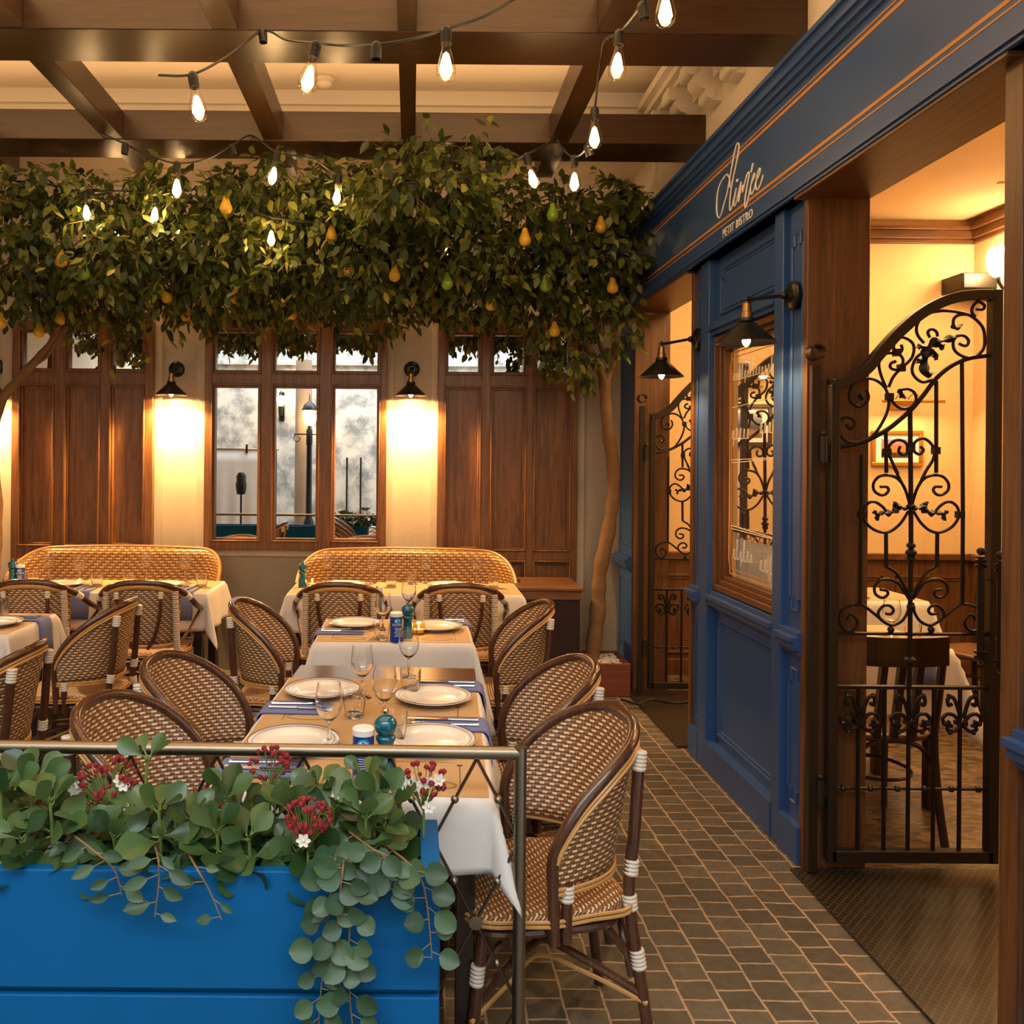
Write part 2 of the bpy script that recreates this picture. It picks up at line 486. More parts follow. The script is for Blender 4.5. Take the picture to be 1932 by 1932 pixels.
M['plaster_low'] = plaster('grey_plaster', (0.36, 0.31, 0.235), (0.26, 0.22, 0.165))
M['plaster_trim'] = plaster('pale_plaster', (0.60, 0.51, 0.39), (0.50, 0.42, 0.32), 3)
M['ceiling'] = plaster('ceiling_paint', (0.56, 0.47, 0.37), (0.50, 0.42, 0.33), 1.0, 0.05)
M['cornice'] = simple('white_cornice', (0.60, 0.53, 0.44), 0.6)
M['cream'] = plaster('cream_wall', (0.70, 0.50, 0.265), (0.63, 0.44, 0.23), 3, 0.08)
M['blue'] = simple('blue_shopfront_paint', (0.024, 0.070, 0.210), 0.42, bump=0.05, bscale=25, var=0.12, vscale=3)
M['blue_planter'] = simple('blue_planter_paint', (0.000, 0.090, 0.265), 0.6, spec=0.2, bump=0.12, bscale=30, var=0.12, vscale=5)
M['gold_line'] = simple('ochre_line', (0.52, 0.22, 0.03), 0.4)
M['signwhite'] = simple('sign_white', (0.85, 0.78, 0.70), 0.4)
M['iron'] = simple('black_iron', (0.022, 0.017, 0.013), 0.38, 0.6, bump=0.25, bscale=90)
M['iron_flat'] = simple('bronzed_iron', (0.035, 0.026, 0.018), 0.42, 0.6)
M['black'] = simple('black_enamel', (0.012, 0.011, 0.010), 0.32, 0.3)
M['brass'] = simple('aged_brass', (0.42, 0.24, 0.07), 0.28, 1.0)
M['brushed'] = simple('brushed_bronze', (0.27, 0.225, 0.165), 0.38, 1.0, bump=0.04, bscale=200)
M['rod_metal'] = simple('dark_rod_metal', (0.12, 0.095, 0.07), 0.4, 1.0)
M['steel'] = simple('polished_steel', (0.62, 0.60, 0.57), 0.14, 1.0)
M['cable'] = simple('black_cable', (0.012, 0.011, 0.010), 0.5)
M['cloth'] = simple('white_linen', (0.66, 0.62, 0.58), 0.8, bump=0.15, bscale=400)
M['paper'] = simple('kraft_paper', (0.46, 0.300, 0.155), 0.65, var=0.05, vscale=4)
M['ink'] = simple('ink', (0.05, 0.05, 0.07), 0.7)
M['napkin'] = simple('blue_napkin', (0.135, 0.165, 0.36), 0.85, bump=0.2, bscale=300)
M['porcelain'] = simple('white_porcelain', (0.80, 0.76, 0.70), 0.10, coat=0.4)
M['rimblue'] = simple('blue_rim_line', (0.03, 0.04, 0.12), 0.2)
M['teal'] = simple('teal_lacquer', (0.004, 0.105, 0.145), 0.13, coat=0.6)
M['tin_blue'] = simple('salt_tin_blue', (0.006, 0.045, 0.26), 0.3)
M['tin_sky'] = simple('salt_tin_sky', (0.03, 0.28, 0.62), 0.35)
M['white'] = simple('white_plastic', (0.80, 0.78, 0.74), 0.4)
M['glass'] = glassmat('drinking_glass', 1.47)
M['glass_base'] = glassmat('thick_glass')
M['pane'] = thinglass('window_glass', (0.97, 0.97, 0.96), 1.5, 0.0, 1.0)
M['bulbglass'] = thinglass('bulb_glass', (1.0, 0.93, 0.80), 1.45, 0.0, 1.0)
M['wine'] = thinglass('wine', (0.95, 0.80, 0.55), 1.33, 0.0, 1.0)
M['filament'] = emit('glowing_filament', (1.0, 0.72, 0.38), 160)
M['bulbglow'] = emit('bulb_glow', (1.0, 0.70, 0.36), 42)
M['flame'] = emit('candle_flame', (1.0, 0.55, 0.16), 30)
M['lantern_glow'] = emit('lantern_glow', (1.0, 0.66, 0.30), 14)
M['candleglass'] = thinglass('candle_glass', (1.0, 0.86, 0.62), 1.45)
M['mirror'] = simple('mirror_silver', (0.93, 0.93, 0.91), 0.0, 1.0)
M['bark'] = simple('tree_bark', (0.17, 0.090, 0.038), 0.8, bump=0.8, bscale=24, var=0.45, vscale=14)
M['leaf'] = leafmat('ficus_leaf', [(0.0, (0.026, 0.048, 0.010)), (0.40, (0.066, 0.095, 0.019)), (0.75, (0.13, 0.155, 0.028)), (0.92, (0.26, 0.28, 0.045)), (1.0, (0.38, 0.36, 0.065))], 0.40, 0.32)
M['bigleaf'] = leafmat('peperomia_leaf', [(0.0, (0.014, 0.042, 0.012)), (0.4, (0.030, 0.080, 0.020)), (0.75, (0.062, 0.120, 0.034)), (1.0, (0.115, 0.175, 0.065))], 0.36, 0.15)
M['eucleaf'] = leafmat('eucalyptus_leaf', [(0.0, (0.018, 0.052, 0.022)), (0.5, (0.036, 0.085, 0.038)), (0.88, (0.060, 0.120, 0.052)), (1.0, (0.30, 0.38, 0.045))], 0.45, 0.15)
M['stemgreen'] = simple('green_stem', (0.13, 0.20, 0.04), 0.6)
M['stembrown'] = simple('brown_stem', (0.20, 0.12, 0.05), 0.7)
M['redberry'] = simple('red_berry', (0.24, 0.010, 0.018), 0.6, bump=0.6, bscale=300, var=0.4, vscale=60)
M['petal'] = simple('white_petal', (0.80, 0.74, 0.62), 0.6)
M['soil'] = simple('dark_soil', (0.012, 0.009, 0.006), 0.9, bump=0.8, bscale=80)
M['pear_y'] = simple('yellow_pear', (0.62, 0.37, 0.025), 0.35, var=0.2, vscale=14)
M['pear_g'] = simple('green_pear', (0.19, 0.33, 0.02), 0.35, var=0.2, vscale=14)
M['terracotta_wood'] = wood('red_brown_box', (0.10, 0.026, 0.013), (0.17, 0.050, 0.022), 'x', 0.4)
M['pebble'] = simple('white_pebbles', (0.62, 0.57, 0.48), 0.7, bump=1.0, bscale=70, var=0.35, vscale=60)
M['concrete'] = plaster('stained_concrete', (0.68, 0.63, 0.54), (0.24, 0.24, 0.23), 2.6, 0.2, 0.56, 0.76)
M['paver'] = brickmat('slate_pavers')
M['mosaic'] = mosaic('mosaic_floor', (0.20, 0.125, 0.062), (0.022, 0.014, 0.009), (0.075, 0.048, 0.026), 0.042, 0.019)
M['wax'] = simple('wax', (0.75, 0.62, 0.42), 0.5)
M['sheet'] = simple('white_sheet', (0.78, 0.80, 0.82), 0.7)
M['column'] = plaster('brown_column_render', (0.36, 0.25, 0.16), (0.24, 0.16, 0.10), 2.0, 0.2)
# =================================================================== THE SETTING
XW = 1.56            # face of the blue shopfront
YB = 6.33            # face of the back wall
m, nt, b = mat('mesh_mat')
tc = nt.nodes.new('ShaderNodeTexCoord'); mp = nt.nodes.new('ShaderNodeMapping'); mp.inputs['Rotation'].default_value = (0, 0, PI / 4)
br = nt.nodes.new('ShaderNodeTexBrick'); br.inputs['Scale'].default_value = 1; br.offset = 0
br.inputs['Brick Width'].default_value = 0.022; br.inputs['Row Height'].default_value = 0.022; br.inputs['Mortar Size'].default_value = 0.0022
br.inputs['Color1'].default_value = (0.008, 0.006, 0.004, 1); br.inputs['Color2'].default_value = (0.010, 0.008, 0.005, 1); br.inputs['Mortar'].default_value = (0.050, 0.035, 0.020, 1)
nt.links.new(tc.outputs['Object'], mp.inputs['Vector']); nt.links.new(mp.outputs[0], br.inputs['Vector']); nt.links.new(br.outputs['Color'], b.inputs['Base Color'])
b.inputs['Roughness'].default_value = 0.35
M['meshmat'] = m

struct(MB().box(-5.0, 1.66, -3.6, 6.6, -0.12, 0.0).build('floor', M['paver'], smooth=False))
struct(MB().box(1.66, 4.6, 0.6, 6.6, -0.12, 0.0).build('floor', M['mosaic'], smooth=False))
# back wall of the court: plaster, with a darker dado below the sills
w = struct(MB().box(-5.0, 1.75, YB + 0.06, 6.6, 0.0, 3.95).build('wall_back', M['plaster'], smooth=False))
d = MB()
for (a0, a1) in ((-1.565, 0.19),):
    d.box(a0, a1, YB + 0.03, YB + 0.07, 0.0, 0.865)
struct(d.build('wall_dado', M['plaster_low'], w, smooth=False))
t_ = MB()
def wx(px): return (px - VX) / FPX * (YB + 0.03)
zsl = 0.868
for a0, a1 in ((290, 305), (371, 388), (728, 741), (812, 825), (1088, 1102), (5, 25)):
    t_.box(wx(a0), wx(a1), YB + 0.02, YB + 0.07, zsl if a0 < 1000 and a0 > 100 else 0.0, 2.72)
t_.box(wx(372), wx(741), YB + 0.015, YB + 0.07, zsl - 0.005, 0.925)
t_.box(-5.0, 1.7, YB + 0.0, YB + 0.07, 2.70, 2.76)
struct(t_.build('plaster_band', M['plaster_trim'], w, smooth=False))
struct(MB().box(-5.0, -4.85, -3.6, 6.6, 0.0, 3.95).build('wall_left', M['plaster'], smooth=False))
struct(MB().box(-5.0, 4.6, -3.6, -3.4, 0.0, 5.2).build('wall_rear', M['concrete'], smooth=False))
led = MB(); led.box(-5.0, 4.6, -3.42, -3.30, 3.40, 3.48)
struct(led.build('rear_ledge', M['concrete'], smooth=False)).name = 'trim_1'
# ceiling of the court with a lower soffit at the back
struct(MB().box(-5.0, 1.75, -0.3, 6.6, 3.95, 4.05).build('ceiling', M['ceiling'], smooth=False))
s = MB(); s.box(-4.85, 1.7, 5.40, 6.5, 3.72, 3.96)
s = struct(s.build('ceiling_soffit', M['ceiling'], smooth=False)); s.name = 'ceiling_soffit'
c = MB()
c.box(-4.85, 1.7, 5.33, 5.42, 3.86, 3.95); c.box(-4.85, 1.7, 5.36, 5.42, 3.78, 3.86); c.box(-4.85, 1.7, 5.385, 5.42, 3.70, 3.78)
c.box(-4.85, 1.7, YB - 0.06, YB + 0.07, 3.64, 3.725); c.box(-4.85, 1.7, YB - 0.02, YB + 0.07, 3.56, 3.64)
struct(c.build('cove', M['cornice'], smooth=False)).name = 'trim_2'
# right wall above the shopfront
wr = struct(MB().box(1.65, 1.80, -0.3, 6.4, 3.10, 3.96).build('wall_right', M['cornice'], smooth=False))
# ceiling beams: a lattice flush at its underside
ZB0, ZB1 = 3.40, 3.57
bi = 0
for y0 in (3.52, 4.74, 2.30, 1.08):
    o = MB().box(-4.85, 1.648, y0, y0 + 0.29, ZB0, ZB1).build('ceiling_beam', M['beam_x'], bevel=0.004)
    struct(o); o.name = 'ceiling_beam'
# joists along the room between the beams
for xj in (-2.35, -0.80 + 0.0, -0.02, 0.77):
    pass
for (xa, xb) in ((-0.855, -0.745), (-0.075, 0.005), (0.765, 0.875), (-1.76, -1.65), (-2.62, -2.51), (-3.5, -3.39)):
    for (ya, yb) in ((3.812, 4.738), (2.592, 3.518), (5.032, 5.328), (1.372, 2.298)):
        struct(MB().box(xa, xb, ya, yb, ZB0 + 0.004, ZB1 - 0.01).build('ceiling_joist', M['beam_y'], bevel=0.003))
# cornice with scroll brackets on the right wall
cor = MB()
for (x0, z0, z1) in ((1.42, 3.83, 3.88), (1.46, 3.79, 3.83), (1.50, 3.76, 3.79), (1.60, 3.72, 3.76)):
    cor.box(x0, 1.649, 4.06, 5.34, z0, z1)
cor = struct(cor.build('cornice', M['cornice'], smooth=False)); cor.name = 'cornice_right'
for k in range(4):
    y = 4.18 + 0.32 * k
    prof = []
    for (x, z) in ((1.649, 3.76), (1.46, 3.76), (1.455, 3.72), (1.47, 3.69), (1.50, 3.685), (1.505, 3.65), (1.53, 3.62), (1.565, 3.61), (1.57, 3.575), (1.60, 3.55), (1.649, 3.545)):
        prof.append((x, y, z))
    br_ = MB().extrude_poly(prof, (0, 0.12, 0))
    br_.tube([(1.485, y - 0.006, 3.715), (1.485, y + 0.126, 3.715)], 0.033, 12)
    br_.tube([(1.59, y - 0.006, 3.585), (1.59, y + 0.126, 3.585)], 0.027, 12)
    struct(br_.build('scroll_bracket', M['cornice'], cor))
    dn = MB().box(1.58, 1.649, y + 0.17, y + 0.26, 3.64, 3.72)
    struct(dn.build('dentil', M['cornice'], cor, smooth=False))

# ------------------------------------------------------------------ joinery on the back wall
def joinery(name, label, ox, oy, cols, rows, lower, outer_bottom, upper_mirror=True, tall_mirror=False):
    """ox: outer px (left,right); oy: top px; cols: px columns; rows: (upper y0,y1),(tall y0,y1)"""
    Y = YB
    def X(px): return P(px, VY, Y).x
    def Z(py, px): return P(px, py, Y).z
    cx = 0.5 * (ox[0] + ox[1])
    xl, xr = X(ox[0]), X(ox[1])
    zt = Z(oy, cx); zb = 0.0 if outer_bottom is None else Z(outer_bottom, cx)
    root = thing(name, label, 'joinery', (0.5 * (xl + xr), Y, zb)); root['kind'] = 'structure'
    ix = root.location
    def L(v): return v
    fr = MB(); mo = MB()
    xs = [(X(a), X(b_)) for a, b_ in cols]
    cells = []
    for ri, (a, b_) in enumerate(rows): cells.append((Z(a, cx), Z(b_, cx), ri))
    off = Matrix.Translation(-root.location)
    # stiles
    edges = [xl] + [v for x in xs for v in x] + [xr]
    for i in range(0, len(edges), 2):
        fr.box(edges[i], edges[i + 1], Y - 0.035, Y + 0.06, zb, zt, mat=off)
    # rails
    zz = [zt] + [v for c_ in cells for v in (c_[0], c_[1])] + [zb]
    for i in range(0, len(zz), 2):
        for (a, b_) in xs:
            fr.box(a - 0.001, b_ + 0.001, Y - 0.033, Y + 0.06, zz[i + 1], zz[i], mat=off)
    fr.build('frame', M['lit_panel_wood'], root, bevel=0.003)
    for (z1, z0, ri) in cells:
        for (a, b_) in xs:
            mirror = (ri == 0 and upper_mirror) or (ri == 1 and tall_mirror)
            w_ = 0.026
            mo = MB()
            for (d0, d1, dy) in ((0.0, 0.012, -0.046), (0.012, w_, -0.022)):
                A, B, C_, D = a + d0, b_ - d0, z0 + d0, z1 - d0
                q = d1 - d0
                mo.box(A, A + q, Y + dy, Y + 0.03, C_, D, mat=off); mo.box(B - q, B, Y + dy, Y + 0.03, C_, D, mat=off)
                mo.box(A + q, B - q, Y + dy, Y + 0.03, C_, C_ + q, mat=off); mo.box(A + q, B - q, Y + dy, Y + 0.03, D - q, D, mat=off)
            mo.build('moulding', M['lit_panel_wood'], root, bevel=0.003)
            pn = MB().box(a + w_ - 0.001, b_ - w_ + 0.001, Y + (0.012 if mirror else 0.004), Y + 0.03, z0 + w_ - 0.001, z1 - w_ + 0.001, mat=off)
            pn.build('mirror_pane' if mirror else 'panel', M['mirror'] if mirror else M['lit_panel_wood'], root, smooth=False)
    return root
joinery('door_1', 'tall walnut panelled door set with three small mirror panes, left of the mirror window', (25, 290), 606,
        [(38, 105), (124, 191), (208, 275)], [(622, 702), (726, 1030), (1054, 1230)], None, None)
joinery('window_1', 'wide walnut window of six mirror panes between two wall sconces', (387, 729), 607,
        [(400, 493), (513, 603), (625, 717)], [(622, 706), (726, 1022)], None, 1037, tall_mirror=True)
joinery('door_2', 'tall walnut panelled door set with three small mirror panes, behind the potted tree', (825, 1088), 611,
        [(838, 907), (924, 992), (1005, 1076)], [(627, 709), (730, 1039), (1056, 1235)], None, None)

# ------------------------------------------------------------------ the blue shopfront (right)
Z_H = 2.66
sf = thing('shopfront', 'blue painted panelled bistro shopfront with wood lined doorways on the right', 'shopfront', (XW, 4.0, 0)); sf['kind'] = 'structure'
sf.name = 'wall_shopfront'
off = Matrix.Translation(-sf.location)
core = MB()
core.box(1.60, 1.72, 5.88, 6.39, 0, Z_H, mat=off); core.box(1.60, 1.72, 4.42, 4.66, 0, Z_H, mat=off); core.box(1.60, 1.72, 3.31, 3.64, 0, Z_H, mat=off)
core.box(1.60, 1.72, 3.64, 4.42, 0, 0.94, mat=off); core.box(1.60, 1.72, 3.64, 4.42, 2.25, Z_H, mat=off)
core.box(1.60, 1.72, 0.6, 2.14, 0, Z_H, mat=off); core.box(1.655, 1.80, 0.6, 6.4, Z_H + 0.03, 3.10, mat=off)
core.build('wall_core', M['cream'], sf, smooth=False)
def pilaster(y0, y1, name='pilaster'):
    q = MB()
    q.box(XW + 0.012, 1.602, y0, y1, 0.14, Z_H, mat=off)
    q.box(XW - 0.018, 1.602, y0 - 0.004, y1 + 0.004, 0.0, 0.15, mat=off)
    for (z0, z1, p) in ((0.83, 0.855, 0.012), (0.855, 0.885, 0.035), (0.885, 0.905, 0.048), (0.905, 0.925, 0.020)):
        q.box(XW - p, 1.602, y0 - 0.004, y1 + 0.004, z0, z1, mat=off)
    # raised panel outlines with clipped corners, above and below the rail
    for (z0, z1) in ((0.22, 0.76), (1.0, Z_H - 0.12)):
        yy0, yy1, c_ = y0 + 0.035, y1 - 0.035, 0.05
        pts = [(yy0, z0 + c_), (yy0 + 0.022, z0 + c_), (yy0 + 0.022, z0), (yy1 - 0.022, z0), (yy1 - 0.022, z0 + c_), (yy1, z0 + c_), (yy1, z1 - c_), (yy1 - 0.022, z1 - c_), (yy1 - 0.022, z1), (yy0 + 0.022, z1), (yy0 + 0.022, z1 - c_), (yy0, z1 - c_)]
        q.tube([off @ Vector((XW + 0.012, a, b_)) for a, b_ in pts], 0.009, 6, True)
    return q.build(name, M['blue'], sf, bevel=0.0)
pilaster(3.335, 3.50); pilaster(4.50, 4.64); pilaster(5.90, 6.32); pilaster(1.2, 2.138)
st = MB()
for (a, b_) in ((3.50, 3.585), (4.375, 4.50)):
    st.box(XW - 0.015, 1.602, a, b_, 0.0, Z_H, mat=off)
st.build('stile', M['blue'], sf, bevel=0.004)
bay = MB()
bay.box(1.595, 1.605, 3.585, 4.375, 0.14, 0.94, mat=off); bay.box(1.595, 1.605, 3.585, 4.375, 2.25, Z_H, mat=off)
bay.box(XW - 0.02, 1.605, 3.58, 4.38, 0, 0.15, mat=off)
for (z0, z1, p) in ((0.835, 0.86, 0.0), (0.86, 0.895, 0.03), (0.895, 0.915, 0.05), (0.915, 0.935, 0.022), (2.262, 2.285, 0.022), (2.285, 2.31, 0.04), (2.31, 2.33, 0.015)):
    bay.box(XW + 0.02 - p, 1.603, 3.583, 4.377, z0, z1, mat=off)
for (z0, z1) in ((0.20, 0.79), (2.37, 2.60)):
    pts = [(3.64, z0), (4.32, z0), (4.32, z1 - 0.05), (4.295, z1 - 0.05), (4.295, z1), (3.665, z1), (3.665, z1 - 0.05), (3.64, z1 - 0.05)]
    bay.tube([off @ Vector((1.595, a, c_)) for a, c_ in pts], 0.013, 6, True)
    pts = [(3.665, z0 + 0.02), (4.295, z0 + 0.02), (4.295, z1 - 0.07), (4.275, z1 - 0.07), (4.275, z1 - 0.02), (3.685, z1 - 0.02), (3.685, z1 - 0.07), (3.665, z1 - 0.07)]
    bay.tube([off @ Vector((1.595, a, c_)) for a, c_ in pts], 0.007, 6, True)
bay.build('bay_panel', M['blue'], sf)
# fascia with mouldings
fa = MB()
fa.box(1.52, 1.655, 1.0, 6.33, Z_H, 3.16, mat=off)
for (x0, z0, z1) in ((1.505, Z_H, Z_H + 0.012), (1.495, Z_H + 0.012, Z_H + 0.024), (1.508, Z_H + 0.024, Z_H + 0.033), (1.508, 3.10, 3.125), (1.49, 3.125, 3.15), (1.475, 3.15, 3.19), (1.46, 3.19, 3.21)):
    fa.box(x0, 1.655, 1.0, 6.33, z0, z1, mat=off)
fa.build('fascia', M['blue'], sf, smooth=False)
gl = MB()
for (z0, z1) in ((2.785, 2.798), (2.764, 2.770), (3.040, 3.053), (3.065, 3.071)):
    gl.box(1.5185, 1.521, 1.0, 6.33, z0, z1, mat=off)
gl.build('ochre_line', M['gold_line'], sf, smooth=False)
# wood linings of the two doorways
jm = MB()
for (ya, yb) in ((5.85, 5.90), (3.30, 3.335), (4.64, 4.675), (2.14, 2.206)):
    jm.box(XW - 0.006, 1.80, ya, yb, 0, Z_H + 0.001, mat=off)
jm.build('door_lining', M['wood_z'], sf, bevel=0.003)
hd = MB()
for (ya, yb) in ((4.64, 5.90), (2.14, 3.335)):
    hd.box(1.512, 1.80, ya, yb, Z_H - 0.014, Z_H + 0.03, mat=off)
hd.build('door_head', M['wood_y'], sf, bevel=0.003)
# the bistro window: frame, glass, lettering on the glass, cafe curtain
wroot = thing('shop_window', 'walnut framed bistro window with white handwriting on the glass, in the blue shopfront', 'window', (1.62, 4.02, 0.94)); wroot['kind'] = 'structure'; wroot.name = 'window_2'
woff = Matrix.Translation(-wroot.location)
wf = MB()
for (x0, x1, q0, q1) in ((1.575, 1.66, 0.0, 0.03), (1.595, 1.66, 0.03, 0.055), (1.61, 1.66, 0.055, 0.075)):
    ya, yb, za, zb = 3.60 + q0, 4.40 - q0, 0.94 + q0, 2.255 - q0
    q = q1 - q0
    wf.box(x0, x1, ya, ya + q, za, zb, mat=woff); wf.box(x0, x1, yb - q, yb, za, zb, mat=woff)
    wf.box(x0, x1, ya + q, yb - q, za, za + q, mat=woff); wf.box(x0, x1, ya + q, yb - q, zb - q, zb, mat=woff)
wf.build('window_frame', M['wood_z'], wroot, bevel=0.003)
MB().box(1.634, 1.640, 3.67, 4.33, 1.01, 2.185, mat=woff).build('window_pane', M['pane'], wroot, smooth=False)
# handwriting: loops drawn along the pane, and the thin ruled border
def scribble(mb, y, z, length, h, seed, r=0.0013, x=1.632):
    rg = random.Random(seed); pts = []
    k = int(length / (h * 0.62))
    for i in range(k):
        yy = y - i * h * 0.62; hh = h * rg.choice([0.55, 0.6, 0.7, 1.35, 0.6])
        pts += [(x, yy, z), (x, yy - h * 0.16, z + hh), (x, yy - h * 0.30, z + hh * 0.75), (x, yy - h * 0.20, z - (h * 0.5 if rg.random() < 0.2 else 0)), (x, yy - h * 0.34, z + 0.02 * h)]
    mb.tube([woff @ p for p in spline(pts, 4)], r, 5)
sw = MB()
for (y, z, ln, h, sd) in ((4.26, 2.02, 0.52, 0.055, 1), (4.27, 1.72, 0.26, 0.075, 2), (3.93, 1.74, 0.26, 0.075, 3), (4.25, 1.12, 0.30, 0.07, 4), (3.92, 1.10, 0.22, 0.075, 5)):
    scribble(sw, y, z, ln, h, sd)
for (z, dz) in ((1.88, 0.02), (1.60, 0.02), (1.615, 0.01), (1.28, -0.02), (1.265, -0.01)):
    sw.tube([woff @ Vector((1.632, 4.28, z)), woff @ Vector((1.632, 3.72, z + dz))], 0.0016, 5)
sw.build('glass_lettering', M['signwhite'], wroot)
bd = MB()
for (za, zb_) in ((1.035, 2.16), (1.06, 2.135)):
    q_ = 0.0 if za < 1.05 else 0.025
    pts = [(4.30 - q_, za + 0.07), (4.285 - q_, za + 0.04), (4.285 - q_, za), (3.715 + q_, za), (3.715 + q_, za + 0.04), (3.70 + q_, za + 0.07), (3.70 + q_, zb_ - 0.07), (3.715 + q_, zb_), (4.285 - q_, zb_), (4.285 - q_, zb_ - 0.04), (4.30 - q_, zb_ - 0.07)]
    bd.tube([woff @ Vector((1.632, a, c_)) for a, c_ in pts], 0.004 if q_ == 0 else 0.002, 5, True)
bd.build('painted_border', M['gold_line'], wroot)
cur = thing('cafe_curtain', 'short white cafe curtain on a dark rod behind the bistro window', 'curtain', (1.70, 4.0, 1.25))
rows = []
for k in range(9):
    z = -0.04 - 0.30 * k / 8
    rows.append([(0.012 * math.sin(j * 0.9) + 0.004 * math.sin(j * 2.3), -0.36 + 0.72 * j / 60, z) for j in range(61)])
MB().grid(rows).build('curtain_cloth', M['cloth'], cur)
MB().tube([(0, -0.40, 0), (0, 0.40, 0)], 0.014, 10).build('curtain_rod', M['iron_flat'], cur)
for j in range(13):
    rg_ = MB(); rg_.tube([(0.016 * math.cos(a), -0.33 + 0.055 * j, -0.01 + 0.026 * math.sin(a)) for a in [2 * PI * q / 10 for q in range(10)]], 0.002, 5, True)
    rg_.build('curtain_ring', M['brass'], cur)
# the sign lettering on the fascia
sign = thing('sign', 'white script bistro name lettering on the blue fascia above the window', 'sign', PX(1385, 380, 1.515))
def stroke(mb, pts, r):
    w3 = [PX(1330 + a / 9.2, 250 + b_ / 9.2, 1.516) - sign.location for a, b_ in pts]
    w3 = spline(w3, 6)
    mb.tube(w3, r, 6, flat=1.0)
sm = MB()
A = [(430, 960), (436, 860), (420, 775), (378, 728), (320, 800), (262, 900), (222, 1050), (206, 1250), (212, 1400), (240, 1480), (285, 1420), (330, 1250), (380, 1080), (430, 820), (480, 540), (520, 330), (548, 220), (575, 180), (595, 230), (575, 400), (530, 620), (480, 850), (446, 1060), (432, 1250), (440, 1355), (470, 1300), (500, 1180)]
stroke(sm, A, 0.0042)
stroke(sm, [(500, 1180), (548, 965), (520, 1120), (505, 1230), (520, 1275), (550, 1200), (590, 1040), (630, 860), (610, 1000), (585, 1205), (610, 1080), (640, 960), (665, 920), (655, 1040), (690, 900), (735, 730), (762, 690), (770, 740), (740, 900), (705, 1110), (695, 1240), (706, 1305), (735, 1230), (770, 1080), (800, 930), (840, 760), (862, 710), (866, 760), (825, 850), (795, 950), (795, 1040), (815, 1070), (850, 1000), (890, 870), (920, 700), (950, 625), (965, 660), (935, 760), (890, 850), (885, 940), (910, 995), (950, 940), (985, 850), (1012, 735)], 0.0042)
stroke(sm, [(566, 805), (560, 860)], 0.006); stroke(sm, [(840, 530), (805, 690)], 0.0050)
sm.build('script_lettering', M['signwhite'], sign)
def textmesh(txt, size, name, mat_, extrude=0.002, space=1.0):
    cu = bpy.data.curves.new(name, 'FONT'); cu.body = txt; cu.size = size; cu.extrude = extrude; cu.space_character = space
    cu.align_x = 'CENTER'; cu.resolution_u = 3
    t = bpy.data.objects.new(name, cu); COL.objects.link(t)
    bpy.context.view_layer.update()
    me = bpy.data.meshes.new_from_object(t)
    bpy.data.objects.remove(t); bpy.data.curves.remove(cu)
    me.name = name; me.materials.clear(); me.materials.append(mat_)
    o = bpy.data.objects.new(name, me); COL.objects.link(o)
    return o
tx = textmesh('PETIT BISTRO', 0.058, 'block_lettering', M['signwhite'], 0.002, 1.12)
a0, a1 = PX(1365, 441, 1.516), PX(1421, 408, 1.516)
tx.parent = sign
mid = 0.5 * (a0 + a1) - sign.location
tx.matrix_local = Matrix.Translation(mid + Vector((-0.003, 0, -0.012))) @ Matrix(((0, 0, -1, 0), (-1, 0, 0, 0), (0, 1, 0, 0), (0, 0, 0, 1)))
wd = max(v.co.x for v in tx.data.vertices) - min(v.co.x for v in tx.data.vertices)
k_ = abs(a0.y - a1.y) / wd
for v in tx.data.vertices: v.co.x *= k_

# ------------------------------------------------------------------ the bistro interior
struct(MB().box(1.72, 4.6, 6.35, 6.6, 0, 3.5).build('wall_interior', M['cream'], smooth=False)).name = 'wall_bistro_back'
struct(MB().box(4.25, 4.5, 0.6, 6.6, 0, 3.5).build('wall_interior', M['cream'], smooth=False)).name = 'wall_bistro_right'
struct(MB().box(1.6, 4.5, 0.5, 0.6, 0, 3.5).build('wall_interior', M['cream'], smooth=False)).name = 'wall_bistro_front'
struct(MB().box(1.66, 4.5, 0.5, 6.6, 3.45, 3.55).build('ceiling', M['cream'], smooth=False)).name = 'ceiling_bistro'
cv = MB()
for (q, z0, z1) in ((0.03, 3.27, 3.30), (0.06, 3.30, 3.36), (0.09, 3.36, 3.385)):
    cv.box(1.72, 4.25, 6.35 - q, 6.352, z0, z1); cv.box(4.25 - q, 4.252, 0.6, 6.35, z0, z1)
struct(cv.build('crown_moulding', M['wood_x'], bevel=0.004)).name = 'trim_3'
wn = MB()
wn.box(1.72, 4.25, 6.325, 6.352, 0.0, 0.90); wn.box(4.225, 4.252, 0.6, 6.33, 0.0, 0.90)
wn.box(1.72, 4.25, 6.29, 6.352, 0.88, 0.925); wn.box(4.19, 4.252, 0.6, 6.33, 0.88, 0.925)
for k in range(4):
    x0 = 1.80 + k * 0.62
    for (d0, dy) in ((0.0, 6.312), (0.02, 6.318)):
        wn.box(x0 + d0, x0 + 0.52 - d0, dy, 6.33, 0.74 - d0, 0.76 - d0); wn.box(x0 + d0, x0 + 0.52 - d0, dy, 6.33, 0.16 + d0, 0.18 + d0)
        wn.box(x0 + d0, x0 + 0.02 + d0, dy, 6.33, 0.16, 0.76); wn.box(x0 + 0.50 - d0, x0 + 0.52 - d0, dy, 6.33, 0.16, 0.76)
wn.box(1.72, 4.25, 6.30, 6.352, 0.0, 0.12)
struct(wn.build('wainscot', M['wood_z'], bevel=0.003)).name = 'baseboard_bistro'
tag(MB().box(1.50, 2.35, 2.14, 3.29, 0.0, 0.012).build('doormat', M['meshmat'], smooth=False), 'black mesh doormat in the near doorway, by the open iron gate', 'doormat')
